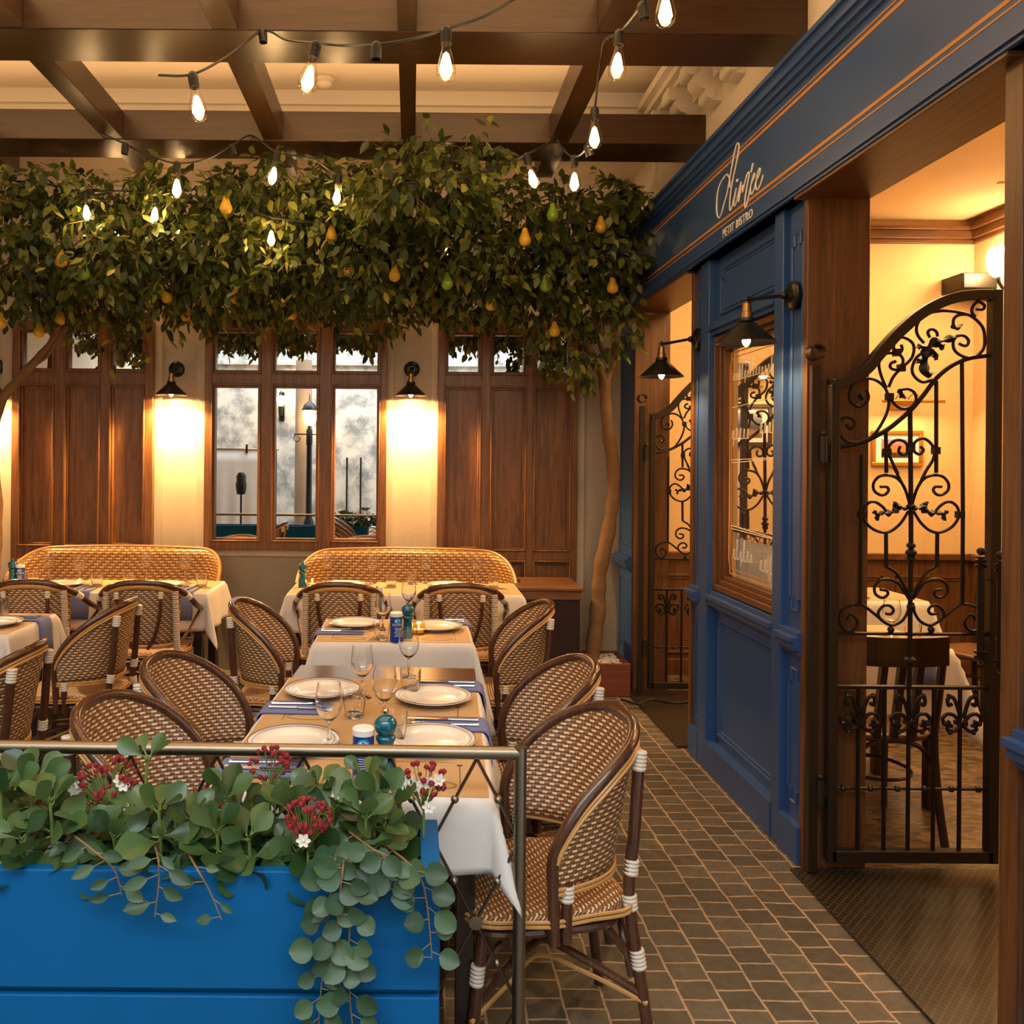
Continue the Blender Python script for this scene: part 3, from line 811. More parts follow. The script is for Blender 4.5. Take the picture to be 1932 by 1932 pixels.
tag(MB().box(1.50, 2.30, 4.69, 5.84, 0.0, 0.012).build('doormat', M['meshmat'], smooth=False), 'black mesh doormat in the far doorway, beyond the blue panel', 'doormat')
vent = MB()
for k in range(5): vent.box(3.85, 4.10, 5.30 + 0.035 * k, 5.315 + 0.035 * k, 3.438, 3.449)
vent.box(3.82, 4.13, 5.27, 5.29, 3.44, 3.45); vent.box(3.82, 4.13, 5.47, 5.49, 3.44, 3.45)
tag(vent.build('ceiling_vent', M['cream'], smooth=False), 'slotted air vent in the warm bistro ceiling', 'vent')
# smoke detector on the court ceiling
sd = thing('smoke_detector', 'white round smoke detector on the ceiling behind the string lights', 'smoke detector', (P(612, 132, 5.15).x, 5.15, 3.95))
MB().lathe([(0.06, 0), (0.062, -0.018), (0.055, -0.024)], 20).build('base', M['ceiling'], sd)
MB().lathe([(0.05, -0.024), (0.048, -0.045), (0.03, -0.06), (0.0, -0.062)], 20).build('sensor_cap', M['ceiling'], sd)

cbl = MB(); pth = spline([(1.42, 5.62, 0.007), (1.50, 5.50, 0.012), (1.62, 5.58, 0.019), (1.75, 5.50, 0.019), (1.95, 5.60, 0.019)], 6)
cbl.tube(pth, 0.006, 6)
tag(cbl.build('power_cable', M['cable']), 'black cable lying across the mat of the far doorway', 'cable')
# =================================================================== IRON GATES
YG = 3.25
HINGE = P(1555, 900, YG).x
def g4(u, v): return G_(1540 + u * 0.18634, 540 + v * 0.18634)
def g5(u, v): return G_(1540 + u * 0.2277, 880 + v * 0.2277)
def G_(px, py):
    p = P(px, py, YG); return Vector((p.x - HINGE, 0, p.z))
gate = thing('iron_gate', 'large black wrought iron gate leaf with scrollwork, standing open in the near doorway', 'gate', (HINGE, YG, 0))
# frame: stiles, rails and the swept top bar
def flatbar(mb, pts, w, t):
    """flat bar following pts in the gate plane: width w in plane, thickness t"""
    n = len(pts); L_, R_ = [], []
    for i, p in enumerate(pts):
        d = (pts[min(i + 1, n - 1)] - pts[max(i - 1, 0)]).normalized()
        nn = Vector((-d.z, 0, d.x))
        L_.append(p + nn * w / 2); R_.append(p - nn * w / 2)
    T = Vector((0, t / 2, 0))
    rows = [[a - T, b_ - T, b_ + T, a + T] for a, b_ in zip(L_, R_)]
    b0 = len(mb.v)
    for r in rows: mb.v += r
    for i in range(n - 1):
        for k in range(4):
            k2 = (k + 1) % 4
            mb.face((b0 + i * 4 + k, b0 + i * 4 + k2, b0 + (i + 1) * 4 + k2, b0 + (i + 1) * 4 + k))
    mb.face((b0, b0 + 1, b0 + 2, b0 + 3)); e = b0 + (n - 1) * 4; mb.face((e + 3, e + 2, e + 1, e))
fr = MB()
zb_g = 0.06
xl, xr = g5(135, 500).x, g5(1465, 500).x
ztl = g4(165, 1000).z
fr.box(xl - 0.018, xl + 0.018, -0.02, 0.02, zb_g, ztl)
fr.box(xr - 0.020, xr + 0.020, -0.02, 0.02, zb_g, g4(1780, 40).z)
fr.box(xl, xr, -0.02, 0.02, zb_g, zb_g + 0.045)
fr.build('gate_frame', M['iron_flat'], gate, bevel=0.003)
tp = MB()
arc = spline([g4(150, 1000), g4(330, 950), g4(500, 840), g4(620, 700), g4(800, 500), g4(1000, 320), g4(1200, 195), g4(1400, 120), g4(1600, 95), g4(1780, 95)], 5)
flatbar(tp, arc, 0.040, 0.042)
tp.build('arched_top_bar', M['iron_flat'], gate, bevel=0.003)
def bar(pts, r=0.0075, n=4):
    o = MB(); o.tube(spline(pts, 5) if len(pts) > 2 else pts, r, 6); return o
def addscroll(mb, pts, r=0.0062, n=6): mb.tube(spline(pts, n), r, 6)
br_ = MB(); br_.tube(spline([g4(215, 1635), g4(430, 1590), g4(560, 1540), g4(750, 1430), g4(960, 1250), g4(1080, 1110), g4(1220, 930), g4(1380, 800), g4(1550, 730), g4(1740, 700)], 5), 0.009, 8); br_.build('swept_bar', M['iron'], gate)
# upright bars (left outer, left, centre, right, right outer)
def upright(pts, r=0.008):
    MB().tube(pts, r, 6).build('upright_bar', M['iron'], gate)
upright([g5(375, -100), g5(365, 1140)]); upright([g4(705, 1470), g4(710, 1890)]); upright([g4(1215, 960), g4(1215, 1890)])
upright([g4(1475, 770), g5(1215, 400), g5(1210, 1145)])
upright([g5(578, 545), g5(580, 830)]); upright([g5(1003, 550), g5(1000, 830)])
cen = MB()
cen.tube([g4(950, 1270), g5(785, 300), g5(785, 640), g5(780, 1100), g5(775, 1600), g5(770, 1830)], 0.0095, 6)
for (v0, rr) in ((655, 0.017), (715, 0.021), (760, 0.017), (1610, 0.022), (330, 0.016), (1165, 0.016), (1060, 0.014)):
    p = g5(785 if v0 < 1500 else 778, v0); cen.ball(p, rr, 10, sz=0.8)
cen.build('centre_bar', M['iron'], gate)
# scrolls: upper crest
for pts in (
    [(1620, 232), (1690, 232), (1700, 190), (1640, 158), (1590, 200), (1575, 260), (1610, 310)],
    [(1170, 262), (1300, 248), (1450, 265), (1580, 310), (1680, 410), (1705, 520), (1690, 640), (1600, 715), (1500, 715), (1410, 660), (1385, 580), (1420, 510), (1490, 500), (1540, 545), (1530, 595), (1490, 600), (1445, 580)],
    [(1090, 575), (1030, 500), (1015, 420), (1060, 330), (1170, 262)],
    [(1150, 520), (1130, 465), (1170, 435), (1215, 460), (1230, 510)],
    [(1540, 285), (1450, 290), (1395, 330), (1385, 400)],
    [(1095, 660), (1010, 730), (970, 840), (1000, 920), (1080, 970), (1190, 945), (1230, 930)],
    [(860, 590), (870, 640), (840, 675), (790, 640), (790, 580), (830, 525), (890, 520), (960, 560), (990, 620), (975, 710), (930, 770), (860, 830), (780, 920), (735, 1020)],
    [(805, 760), (760, 780), (750, 820), (800, 845), (855, 820), (880, 750), (840, 690), (770, 675), (690, 690), (640, 760), (640, 840), (670, 940), (710, 1030)],
    [(735, 1120), (690, 1020), (600, 950), (500, 935), (390, 980), (340, 1070), (345, 1160), (420, 1215), (490, 1200), (530, 1130), (510, 1050)],
    [(735, 1110), (800, 1200), (880, 1240), (970, 1215), (1010, 1150), (995, 1080), (930, 1040), (840, 1050)],
    [(730, 1120), (735, 1200), (700, 1320), (620, 1460), (540, 1540), (400, 1585), (290, 1560), (230, 1470), (225, 1390), (290, 1330), (360, 1340), (390, 1400), (350, 1445), (300, 1400)],
    [(850, 1620), (835, 1670), (870, 1705), (920, 1690), (930, 1640), (900, 1580), (830, 1555), (760, 1590), (730, 1660), (760, 1760), (830, 1900)],
    [(1055, 1620), (1085, 1660), (1050, 1700), (1000, 1680), (980, 1630), (1010, 1570), (1080, 1540), (1150, 1580), (1195, 1660), (1180, 1760), (1100, 1890), (1040, 2020)],
):
    one = MB(); addscroll(one, [g4(*p) for p in pts]); one.build('crest_scroll', M['iron'], gate)
for p in ((815, 672), (860, 828), (740, 1120), (715, 1680), (1210, 1665), (955, 1640)):
    q = g4(*p); sc1 = MB(); sc1.box(q.x - 0.012, q.x + 0.012, -0.012, 0.012, q.z - 0.014, q.z + 0.014); sc1.build('collar', M['iron'], gate)
# acanthus leaf in the crest and small leaf curls
def leafblob(gt, pts, w, lobes=5):
    mb = MB()
    path = spline([Vector(p) for p in pts], 6); n = len(path)
    L_, R_ = [], []
    for i, p in enumerate(path):
        t = i / (n - 1); d = (path[min(i + 1, n - 1)] - path[max(i - 1, 0)]).normalized()
        nn = Vector((-d.z, 0, d.x)); ww = w * (0.35 + 0.65 * math.sin(PI * min(1, t * 0.9 + 0.1))) * (1 + 0.45 * math.sin(t * lobes * 2 * PI))
        if i == n - 1: ww = w * 0.1
        L_.append(p + nn * ww + Vector((0, 0.006, 0))); R_.append(p - nn * ww + Vector((0, 0.006, 0)))
    rows = [[a, p + Vector((0, -0.012, 0)), b_, p + Vector((0, 0.014, 0))] for a, p, b_ in zip(L_, path, R_)]
    mb.grid(rows, closed_u=True)
    mb.build('acanthus_leaf', M['iron'], gt)
lf = gate
leafblob(lf, [g4(1400, 520), g4(1290, 545), g4(1190, 580), g4(1130, 660), g4(1110, 760), g4(1105, 880), g4(1150, 890), g4(1230, 850)], 0.017, 5)
leafblob(lf, [g4(1110, 620), g4(1060, 610), g4(1015, 620)], 0.010, 2); leafblob(lf, [g4(1120, 720), g4(1060, 750), g4(1020, 780)], 0.010, 2)
leafblob(lf, [g4(1160, 640), g4(1210, 690), g4(1215, 750)], 0.012, 2); leafblob(lf, [g4(1210, 560), g4(1270, 610), g4(1290, 590)], 0.012, 2)
leafblob(lf, [g4(1385, 390), g4(1400, 420), g4(1450, 415), g4(1470, 385)], 0.008, 2); leafblob(lf, [g4(845, 1045), g4(870, 1100), g4(900, 1135)], 0.010, 2)
leafblob(lf, [g4(440, 1100), g4(460, 1130), g4(500, 1110)], 0.008, 2)
# heart scrolls of the middle and the lower scrolls
lf2 = gate
for s_ in (1, -1):
    sc2 = MB()
    def q5(u, v): return g5(785 + s_ * (u - 785), v)
    for pts in (
        [(530, 168), (580, 168), (600, 195), (575, 230), (530, 235), (480, 200), (475, 140), (520, 85), (590, 72), (665, 95), (720, 155), (755, 240), (775, 320)],
        [(640, 0), (690, 100), (740, 200), (775, 310)],
        [(765, 370), (700, 470), (620, 535), (540, 545), (450, 505), (395, 430), (395, 350), (440, 300), (490, 295), (545, 330), (580, 370)],
        [(580, 830), (660, 880), (720, 970), (765, 1060)],
        [(530, 1020), (585, 1030), (590, 1065), (545, 1088), (490, 1055), (485, 990), (530, 945), (600, 935), (680, 970), (730, 1040), (770, 1100)],
        [(372, 1140), (430, 1180), (510, 1245), (580, 1300), (640, 1315), (710, 1280), (755, 1210), (770, 1130)],
        [(575, 1220), (620, 1222), (640, 1190), (610, 1155), (560, 1155), (520, 1195), (515, 1235), (545, 1280)],
        [(372, 1140), (290, 1150), (215, 1190), (190, 1260), (220, 1340), (280, 1365), (330, 1330), (340, 1280), (300, 1230), (265, 1245), (260, 1275)],
    ):
        one = MB(); addscroll(one, [q5(*p) for p in pts], 0.0060); one.build('heart_scroll', M['iron'], gate)
    leafblob(lf2, [q5(760, 350), q5(700, 335), q5(680, 350), q5(620, 385), q5(560, 385), q5(500, 390)], 0.012, 5)
    leafblob(lf2, [q5(700, 335), q5(665, 320), q5(650, 292)], 0.009, 2); leafblob(lf2, [q5(520, 385), q5(510, 420), q5(505, 450)], 0.008, 2)
    leafblob(lf2, [q5(515, 400), q5(490, 385), q5(490, 365)], 0.007, 2)
    sc2.ball(q5(618, 1352), 0.013, 10); sc2.build('ball_collar', M['iron'], gate); sc2 = MB()
    p = q5(380, 400); sc2.box(p.x - 0.013, p.x + 0.013, -0.012, 0.012, p.z - 0.013, p.z + 0.013)
    sc2.build('collar', M['iron'], gate)
# rails, lower balusters and fleur collars
rl = MB()
zr1, zr2, zr3 = g5(780, 1388).z, g5(780, 1830).z, P(1700, 1488, YG).z
for z, r in ((zr1, 0.007), (zr2, 0.009), (zr3, 0.006)):
    rl.tube([(xl, 0, z), (xr, 0, z)], r, 6)
for k in range(6): rl.ball((xl + 0.05 + k * (xr - xl - 0.1) / 5, 0, zr3), 0.013, 8)
rl.build('cross_rail', M['iron'], gate)
xs_ = [P(1200 + a / 2.639, 1450, YG).x - HINGE for a in (1105, 1235, 1355, 1480, 1610)]
for x_ in xs_:
    MB().tube([(x_, 0, zb_g + 0.03), (x_, 0, zr2)], 0.0085, 6).build('baluster', M['iron'], gate)
for x_ in (xs_[0], xs_[2], xs_[4]):
    zc = zr2 - 0.135; fl = MB()
    for s_ in (1, -1):
        addscroll(fl, [(x_ + s_ * a, -0.012, zc + b_) for a, b_ in ((0.006, 0.0), (0.03, 0.03), (0.058, 0.035), (0.075, 0.015), (0.06, -0.005), (0.048, 0.010))], 0.0075)
        addscroll(fl, [(x_ + s_ * a, -0.012, zc + b_) for a, b_ in ((0.006, 0.02), (0.02, 0.07), (0.035, 0.10), (0.055, 0.095), (0.052, 0.07), (0.038, 0.075))], 0.0075)
        addscroll(fl, [(x_ + s_ * a, -0.012, zc + b_) for a, b_ in ((0.006, -0.01), (0.03, -0.03), (0.055, -0.025), (0.05, -0.005), (0.038, -0.012))], 0.0075)
        fl.ball((x_ + s_ * 0.066, -0.012, zc + 0.0), 0.012, 8); fl.ball((x_ + s_ * 0.045, -0.012, zc - 0.035), 0.010, 8); fl.ball((x_ + s_ * 0.05, -0.012, zc + 0.105), 0.010, 8)
    fl.box(x_ - 0.018, x_ + 0.018, -0.022, 0.012, zc - 0.008, zc + 0.008)
    fl.build('fleur_ornament', M['iron'], gate)
# hinge post with curled top, hinges, pull handles
hp = MB()
hp.box(-0.055, -0.020, -0.012, 0.012, 0.02, P(1545, 690, YG).z)
zc = P(1545, 665, YG).z
curl = [(-0.038 + 0.028 * math.cos(a), 0, zc + 0.028 * math.sin(a)) for a in [PI * 0.0 + q * 0.3 for q in range(0, 20)]]
flatbar(hp, [Vector(p) for p in curl], 0.006, 0.05)
hp.build('hinge_post', M['iron_flat'], gate)
for py in (845, 1490):
    z_ = P(1550, py, YG).z
    h_ = MB(); h_.tube([(-0.012, -0.012, z_ - 0.055), (-0.012, -0.012, z_ + 0.045)], 0.017, 12); h_.ball((-0.012, -0.012, z_ + 0.055), 0.013, 10)
    h_.box(-0.012, 0.02, -0.012, 0.006, z_ - 0.03, z_ + 0.02)
    h_.build('hinge', M['iron_flat'], gate)
for (u, v0, v1, yy) in ((1280, 690, 1615, -0.06), (1365, 710, 1660, -0.11)):
    a, b_ = g5(u, v0), g5(u, v1)
    h_ = MB()
    h_.tube([(a.x, yy, a.z - 0.02), (a.x, yy, b_.z + 0.02)], 0.012, 8)
    h_.ball((a.x, yy, a.z), 0.016, 10); h_.ball((a.x, yy, b_.z), 0.013, 10)
    for z_ in (a.z - 0.035, b_.z + 0.05, b_.z + 0.03, a.z - 0.055):
        h_.lathe([(0.001, -0.009), (0.020, -0.006), (0.022, 0.004), (0.001, 0.009)], 10, at=(a.x, yy, z_))
    for z_ in (a.z - 0.11, b_.z + 0.12):
        h_.tube([(a.x, yy, z_), (xr, -0.0, z_)], 0.006, 6)
    h_.build('pull_handle', M['iron'], gate)
GATE2_Y = 5.70
g2 = dup(gate, (P(1221, 900, GATE2_Y).x, GATE2_Y, 0), 0, 'black wrought iron gate leaf in the far doorway, behind the smaller sconce')
g3 = dup(gate, (1.655, 4.72, 0), 0, 'black wrought iron gate leaf seen through the bistro window glass')

# =================================================================== LAMPS
def bulb_parts(root, base, axis=Vector((0, 0, -1)), k=1.0):
    """edison bulb hanging from point base along axis; parts: bulb (> filament)"""
    R_ = Vector((0, 0, -1)).rotation_difference(axis).to_matrix()
    prof = [(0.0135, 0.0), (0.014, -0.014), (0.0165, -0.026), (0.024, -0.050), (0.031, -0.078), (0.0325, -0.092), (0.029, -0.108), (0.018, -0.121), (0.008, -0.126), (0.0002, -0.127)]
    gb = MB().lathe([(r * k, z * k) for r, z in prof], 16, at=base, mat=R_).build('bulb', M['bulbglass'], root)
    f = MB()
    # the long bright filament cage
    core_ = [(0.0002, -0.028), (0.009, -0.036), (0.016, -0.060), (0.022, -0.090), (0.014, -0.104), (0.0002, -0.108)]
    f.lathe([(r * k, z * k) for r, z in core_], 10, at=base, mat=R_)
    f.build('filament', M['bulbglow'], gb)
    return gb

def sconce(name, label, plate, shade, normal, watts, rim=0.12):
    """plate: centre of the wall plate; shade: centre of the shade's rim; normal: out of the wall"""
    root = thing(name, label, 'wall lamp', plate)
    n = Vector(normal); pl, sh = Vector((0, 0, 0)), Vector(shade) - Vector(plate)
    R_ = Vector((0, 0, 1)).rotation_difference(n).to_matrix()
    MB().lathe([(0.060, 0.0), (0.060, 0.012), (0.052, 0.020), (0.030, 0.024), (0.028, 0.034), (0.0, 0.036)], 24, mat=R_).build('wall_plate', M['black'], root)
    top = sh + Vector((0, 0, 0.180))
    arm = MB(); arm.tube([n * 0.03, n * 0.05 + Vector((0, 0, 0.0)), top - n * 0.012, top], 0.0075, 8); arm.ball(top, 0.014, 10); arm.ball(n * 0.045, 0.016, 10)
    arm.build('arm', M['black'], root)
    MB().lathe([(0.008, 0.178), (0.010, 0.168), (0.018, 0.163), (0.019, 0.130), (0.0235, 0.127), (0.0235, 0.104), (0.0, 0.102)], 18, at=sh).build('brass_socket', M['brass'], root)['label'] = 'aged brass lamp socket'
    s_ = MB(); s_.lathe([(0.032, 0.103), (0.033, 0.090), (0.026, 0.088), (0.034, 0.084), (rim * 0.64, 0.043), (rim, 0.0), (rim - 0.003, 0.0), (rim * 0.64 - 0.003, 0.040), (0.030, 0.080), (0.022, 0.084)], 32, at=sh)
    s_.build('lamp_shade', M['black'], root, angle=0.5)
    base = sh + Vector((0, 0, 0.078))
    bulb_parts(root, base, k=0.78)
    spot('sconce_light', sh + Vector((0, 0, -0.004)), (0, 0, 0), watts, 2.5, 0.5, WARM, 0.02, root)
    point('sconce_bulb_light', sh + Vector((0, 0, 0.035)), watts * 0.15, WARM, 0.02, root)
    return root
ys = YB - 0.10
sconce('wall_sconce', 'black cone wall sconce on plaster left of the mirror window', P(334, 697, YB + 0.055), P(323, 746, YB - 0.105), (0, -1, 0), 185)
sconce('wall_sconce', 'black cone wall sconce on plaster right of the mirror window', P(777, 697, YB + 0.055), P(775, 747, YB - 0.105), (0, -1, 0), 185)
sconce('wall_sconce', 'black cone wall sconce at the far left, only its round plate in view', P(-6, 692, YB + 0.055), P(-40, 746, YB - 0.105), (0, -1, 0), 185)
pB = PX(1500, 558, XW); sconce('shopfront_sconce', 'large black cone lamp with brass socket in front of the bistro window', pB, P(1408, 648, pB.y + 0.01), (-1, 0, 0), 22, 0.122)
pS = PX(1318, 640, XW); sconce('shopfront_sconce', 'smaller black cone lamp with brass socket beside the far doorway', pS, P(1248, 711, pS.y + 0.0), (-1, 0, 0), 22, 0.120)

# string lights: cable, sockets and bulbs of one strand
def strand(label, nodes, watts=10.0):
    """nodes: (px, py, depth, kind) kind: 'b' bulb (py = socket top), 's' empty socket, '-' cable only"""
    pts = [P(nd[0], nd[1], nd[2]) for nd in nodes]
    root = thing('string_light', label, 'string light', pts[0], 0, 'string lights below the beams')
    o0 = root.location.copy()
    loc = [p - o0 for p in pts]
    MB().tube(spline(loc, 8), 0.0048, 6).build('cable', M['cable'], root)
    for p, nd in zip(loc, nodes):
        if nd[3][0] in 'bs':
            ax = Vector((0, 0, -1))
            if len(nd) > 4: ax = Vector(nd[4]).normalized()
            R_ = Vector((0, 0, -1)).rotation_difference(ax).to_matrix()
            MB().lathe([(0.009, 0.008), (0.0165, 0.0), (0.0185, -0.012), (0.0175, -0.050), (0.0165, -0.050), (0.0155, -0.01)], 14, at=p, mat=R_).build('socket', M['cable'], root)
            if nd[3][0] == 'b':
                base = p + ax * 0.046
                bulb_parts(root, base, ax)
                point('bulb_light', base + ax * 0.07, watts, WARM, 0.022, root)
    return root
strand('string of bulbs looping under the nearest beam, four lit bulbs', [
    (300, 142, 3.1, '-'), (363, 140, 3.0, 'b', (0.17, 0, -1)), (430, 105, 3.2, '-'), (495, 58, 3.52, 's', (0.1, 0, -1)), (540, 75, 3.2, '-'), (597, 82, 2.8, 'b', (-0.22, 0, -1)), (650, 86, 2.8, '-'), (710, 84, 2.75, 's'), (775, 74, 2.73, '-'), (842, 55, 2.73, 'b'), (920, 28, 2.7, '-'), (1000, -20, 2.6, '-'), (1080, -60, 2.6, '-')])
strand('string of bulbs running along the shopfront side, three lit bulbs', [
    (1300, -100, 2.5, '-'), (1256, -52, 2.6, 'b'), (1212, 8, 2.8, 's', (0.15, 0, -1)), (1169, 60, 3.0, 'b', (-0.06, 0, -1)), (1142, 75, 3.3, '-'), (1134, 108, 3.48, '-'), (1128, 150, 3.5, '-'), (1122, 205, 3.5, 'b'), (1108, 275, 3.7, 's', (0.3, 0, -1)), (1084, 296, 4.0, 'b'), (1062, 282, 4.2, 's', (-0.8, 0, -0.6)), (1050, 262, 4.72, '-')])
strand('string of bulbs sagging over the tree top, with four lit bulbs', [
    (1050, 262, 4.73, '-'), (992, 292, 4.0, 'b', (0.3, 0, -1)), (930, 318, 4.1, '-'), (850, 340, 4.2, '-'), (740, 345, 4.3, '-'), (640, 330, 4.6, 'b', (-0.1, 0, -1)), (590, 300, 4.5, '-'), (524, 288, 4.25, 'b', (-0.2, 0, -1)), (475, 256, 4.73, '-'), (437, 275, 4.3, 's', (0.3, 0, -1)), (390, 300, 4.1, '-'), (334, 308, 4.0, 'b'), (290, 296, 4.1, '-'), (237, 272, 4.2, 's', (-0.1, 0, -1)), (190, 250, 4.72, '-')], 15.0)
strand('string of bulbs half hidden in the leaves, with three lit bulbs', [
    (60, 340, 5.0, '-'), (160, 362, 4.75, 'b', (0.1, 0, -1)), (230, 360, 4.75, '-'), (296, 366, 4.75, 'b', (-0.1, 0, -1)), (400, 375, 4.8, '-'), (512, 410, 4.75, 'b'), (640, 420, 4.9, '-'), (730, 400, 5.2, '-')], 13.0)

strand('string of bulbs deep inside the tree crowns near the wall, only glints in view', [
    (100, 430, 5.9, '-'), (220, 415, 5.9, 'b'), (340, 412, 5.85, 'b', (0.1, 0, -1)), (450, 430, 5.9, '-'), (560, 450, 5.95, 'b'), (700, 455, 5.9, '-'), (843, 448, 5.85, 'b'), (960, 440, 5.9, '-'), (1060, 430, 5.9, 'b', (-0.1, 0, -1)), (1120, 420, 5.9, '-')], 10.0)
# bistro interior lamps
wl = thing('globe_wall_lamp', 'bright globe wall lamp on a dark bracket inside the bistro', 'wall lamp', (4.25, 5.95, P(1882, 540, 5.95).z))
MB().lathe([(0.06, 0), (0.06, -0.02), (0.0, -0.03)], 16, mat=Matrix.Rotation(-PI / 2, 3, 'Y')).build('wall_plate', M['iron'], wl)
MB().tube([(-0.0, 0, 0), (-0.06, 0, -0.02), (-0.09, 0, 0.03), (-0.09, 0, 0.07)], 0.012, 8).build('bracket', M['iron'], wl)
MB().lathe([(0.035, 0.07), (0.06, 0.10), (0.075, 0.16), (0.078, 0.22), (0.06, 0.27), (0.0, 0.285)], 18, at=(-0.09, 0, 0)).build('globe', M['bulbglow'], wl)
point('globe_light', (-0.10, -0.02, 0.2), 16, WARM, 0.08, wl)
spk = thing('loudspeaker', 'dark box loudspeaker high on the cream bistro wall', 'speaker', P(1832, 535, 6.2))
MB().box(-0.13, 0.13, -0.10, 0.145, -0.06, 0.06).build('cabinet', M['iron_flat'], spk, bevel=0.008)
MB().box(-0.12, 0.12, -0.106, -0.098, -0.05, 0.05).build('grille', M['black'], spk)
MB().tube([(0, 0.10, 0.05), (0, 0.152, 0.09)], 0.006, 6).build('bracket', M['iron'], spk)

added_lamp = dup(wl, (4.25, 2.6, 2.1), 0, 'unseen globe wall lamp added inside the bistro for extra light')  # lamp added out of view to brighten doorway and room
point('globe_light', (4.12, 2.6, 2.3), 18, WARM, 0.08)  # extra light at the added lamp
# =================================================================== RATTAN CHAIRS (front = +Y)
def mirror_half(half):
    """half: points from the middle of the back to the front (x >= 0); returns the whole curve left to right"""
    h = [Vector(p) for p in half]
    l = [Vector((-p.x, p.y, p.z)) for p in h[1:]][::-1]
    return l + h
def shell(mb, top, bot, rows=8):
    n = len(top)
    s = [0.0]
    for i in range(1, n): s.append(s[-1] + ((top[i] + bot[i]) / 2 - (top[i - 1] + bot[i - 1]) / 2).length)
    mid = s[n // 2]
    R_, U_ = [], []
    for k in range(rows + 1):
        t = k / rows
        row = []
        for i in range(n):
            p = bot[i].lerp(top[i], t)
            row.append(p)
        R_.append(row); U_.append([(s[i] - mid, row[i].z) for i in range(n)])
    mb.grid(R_, uvs=U_)
def seat_mesh(w, d, z, th=0.034, uvs=1.0):
    mb = MB(); n = 40; ring = []
    for k in range(n):
        a = 2 * PI * k / n; c, s_ = math.cos(a), math.sin(a)
        e = 0.42
        x = w / 2 * math.copysign(abs(c) ** e, c); y = d / 2 * math.copysign(abs(s_) ** e, s_)
        x *= 1 + 0.08 * (y / d)
        ring.append((x, y))
    levels = [(0.93, -th), (1.0, -th * 0.6), (1.0, -th * 0.2), (0.975, 0.0), (0.9, 0.003), (0.6, -0.004), (0.3, -0.009), (0.02, -0.010)]
    R_ = []; U_ = []
    for f, dz in levels:
        R_.append([Vector((x * f, y * f, z + dz)) for x, y in ring])
        U_.append([(x * f * uvs, y * f * uvs + (dz if f > 0.95 else 0)) for x, y in ring])
    mb.grid(R_, closed_u=True, uvs=U_)
    # floor of the seat
    b0 = len(mb.v) - n * len(levels)
    mb.face([b0 + k for k in range(n)][::-1])
    return mb, [Vector((x, y, z)) for x, y in ring]
def wrap(mb, p0, p1, r):
    p0, p1 = Vector(p0), Vector(p1); L_ = (p1 - p0).length; k = max(3, int(L_ / 0.009)); path = []; rs = []
    for i in range(k * 2 + 1):
        path.append(p0.lerp(p1, i / (k * 2))); rs.append(r + (0.0022 if i % 2 else 0.0))
    mb.append((path, rs))
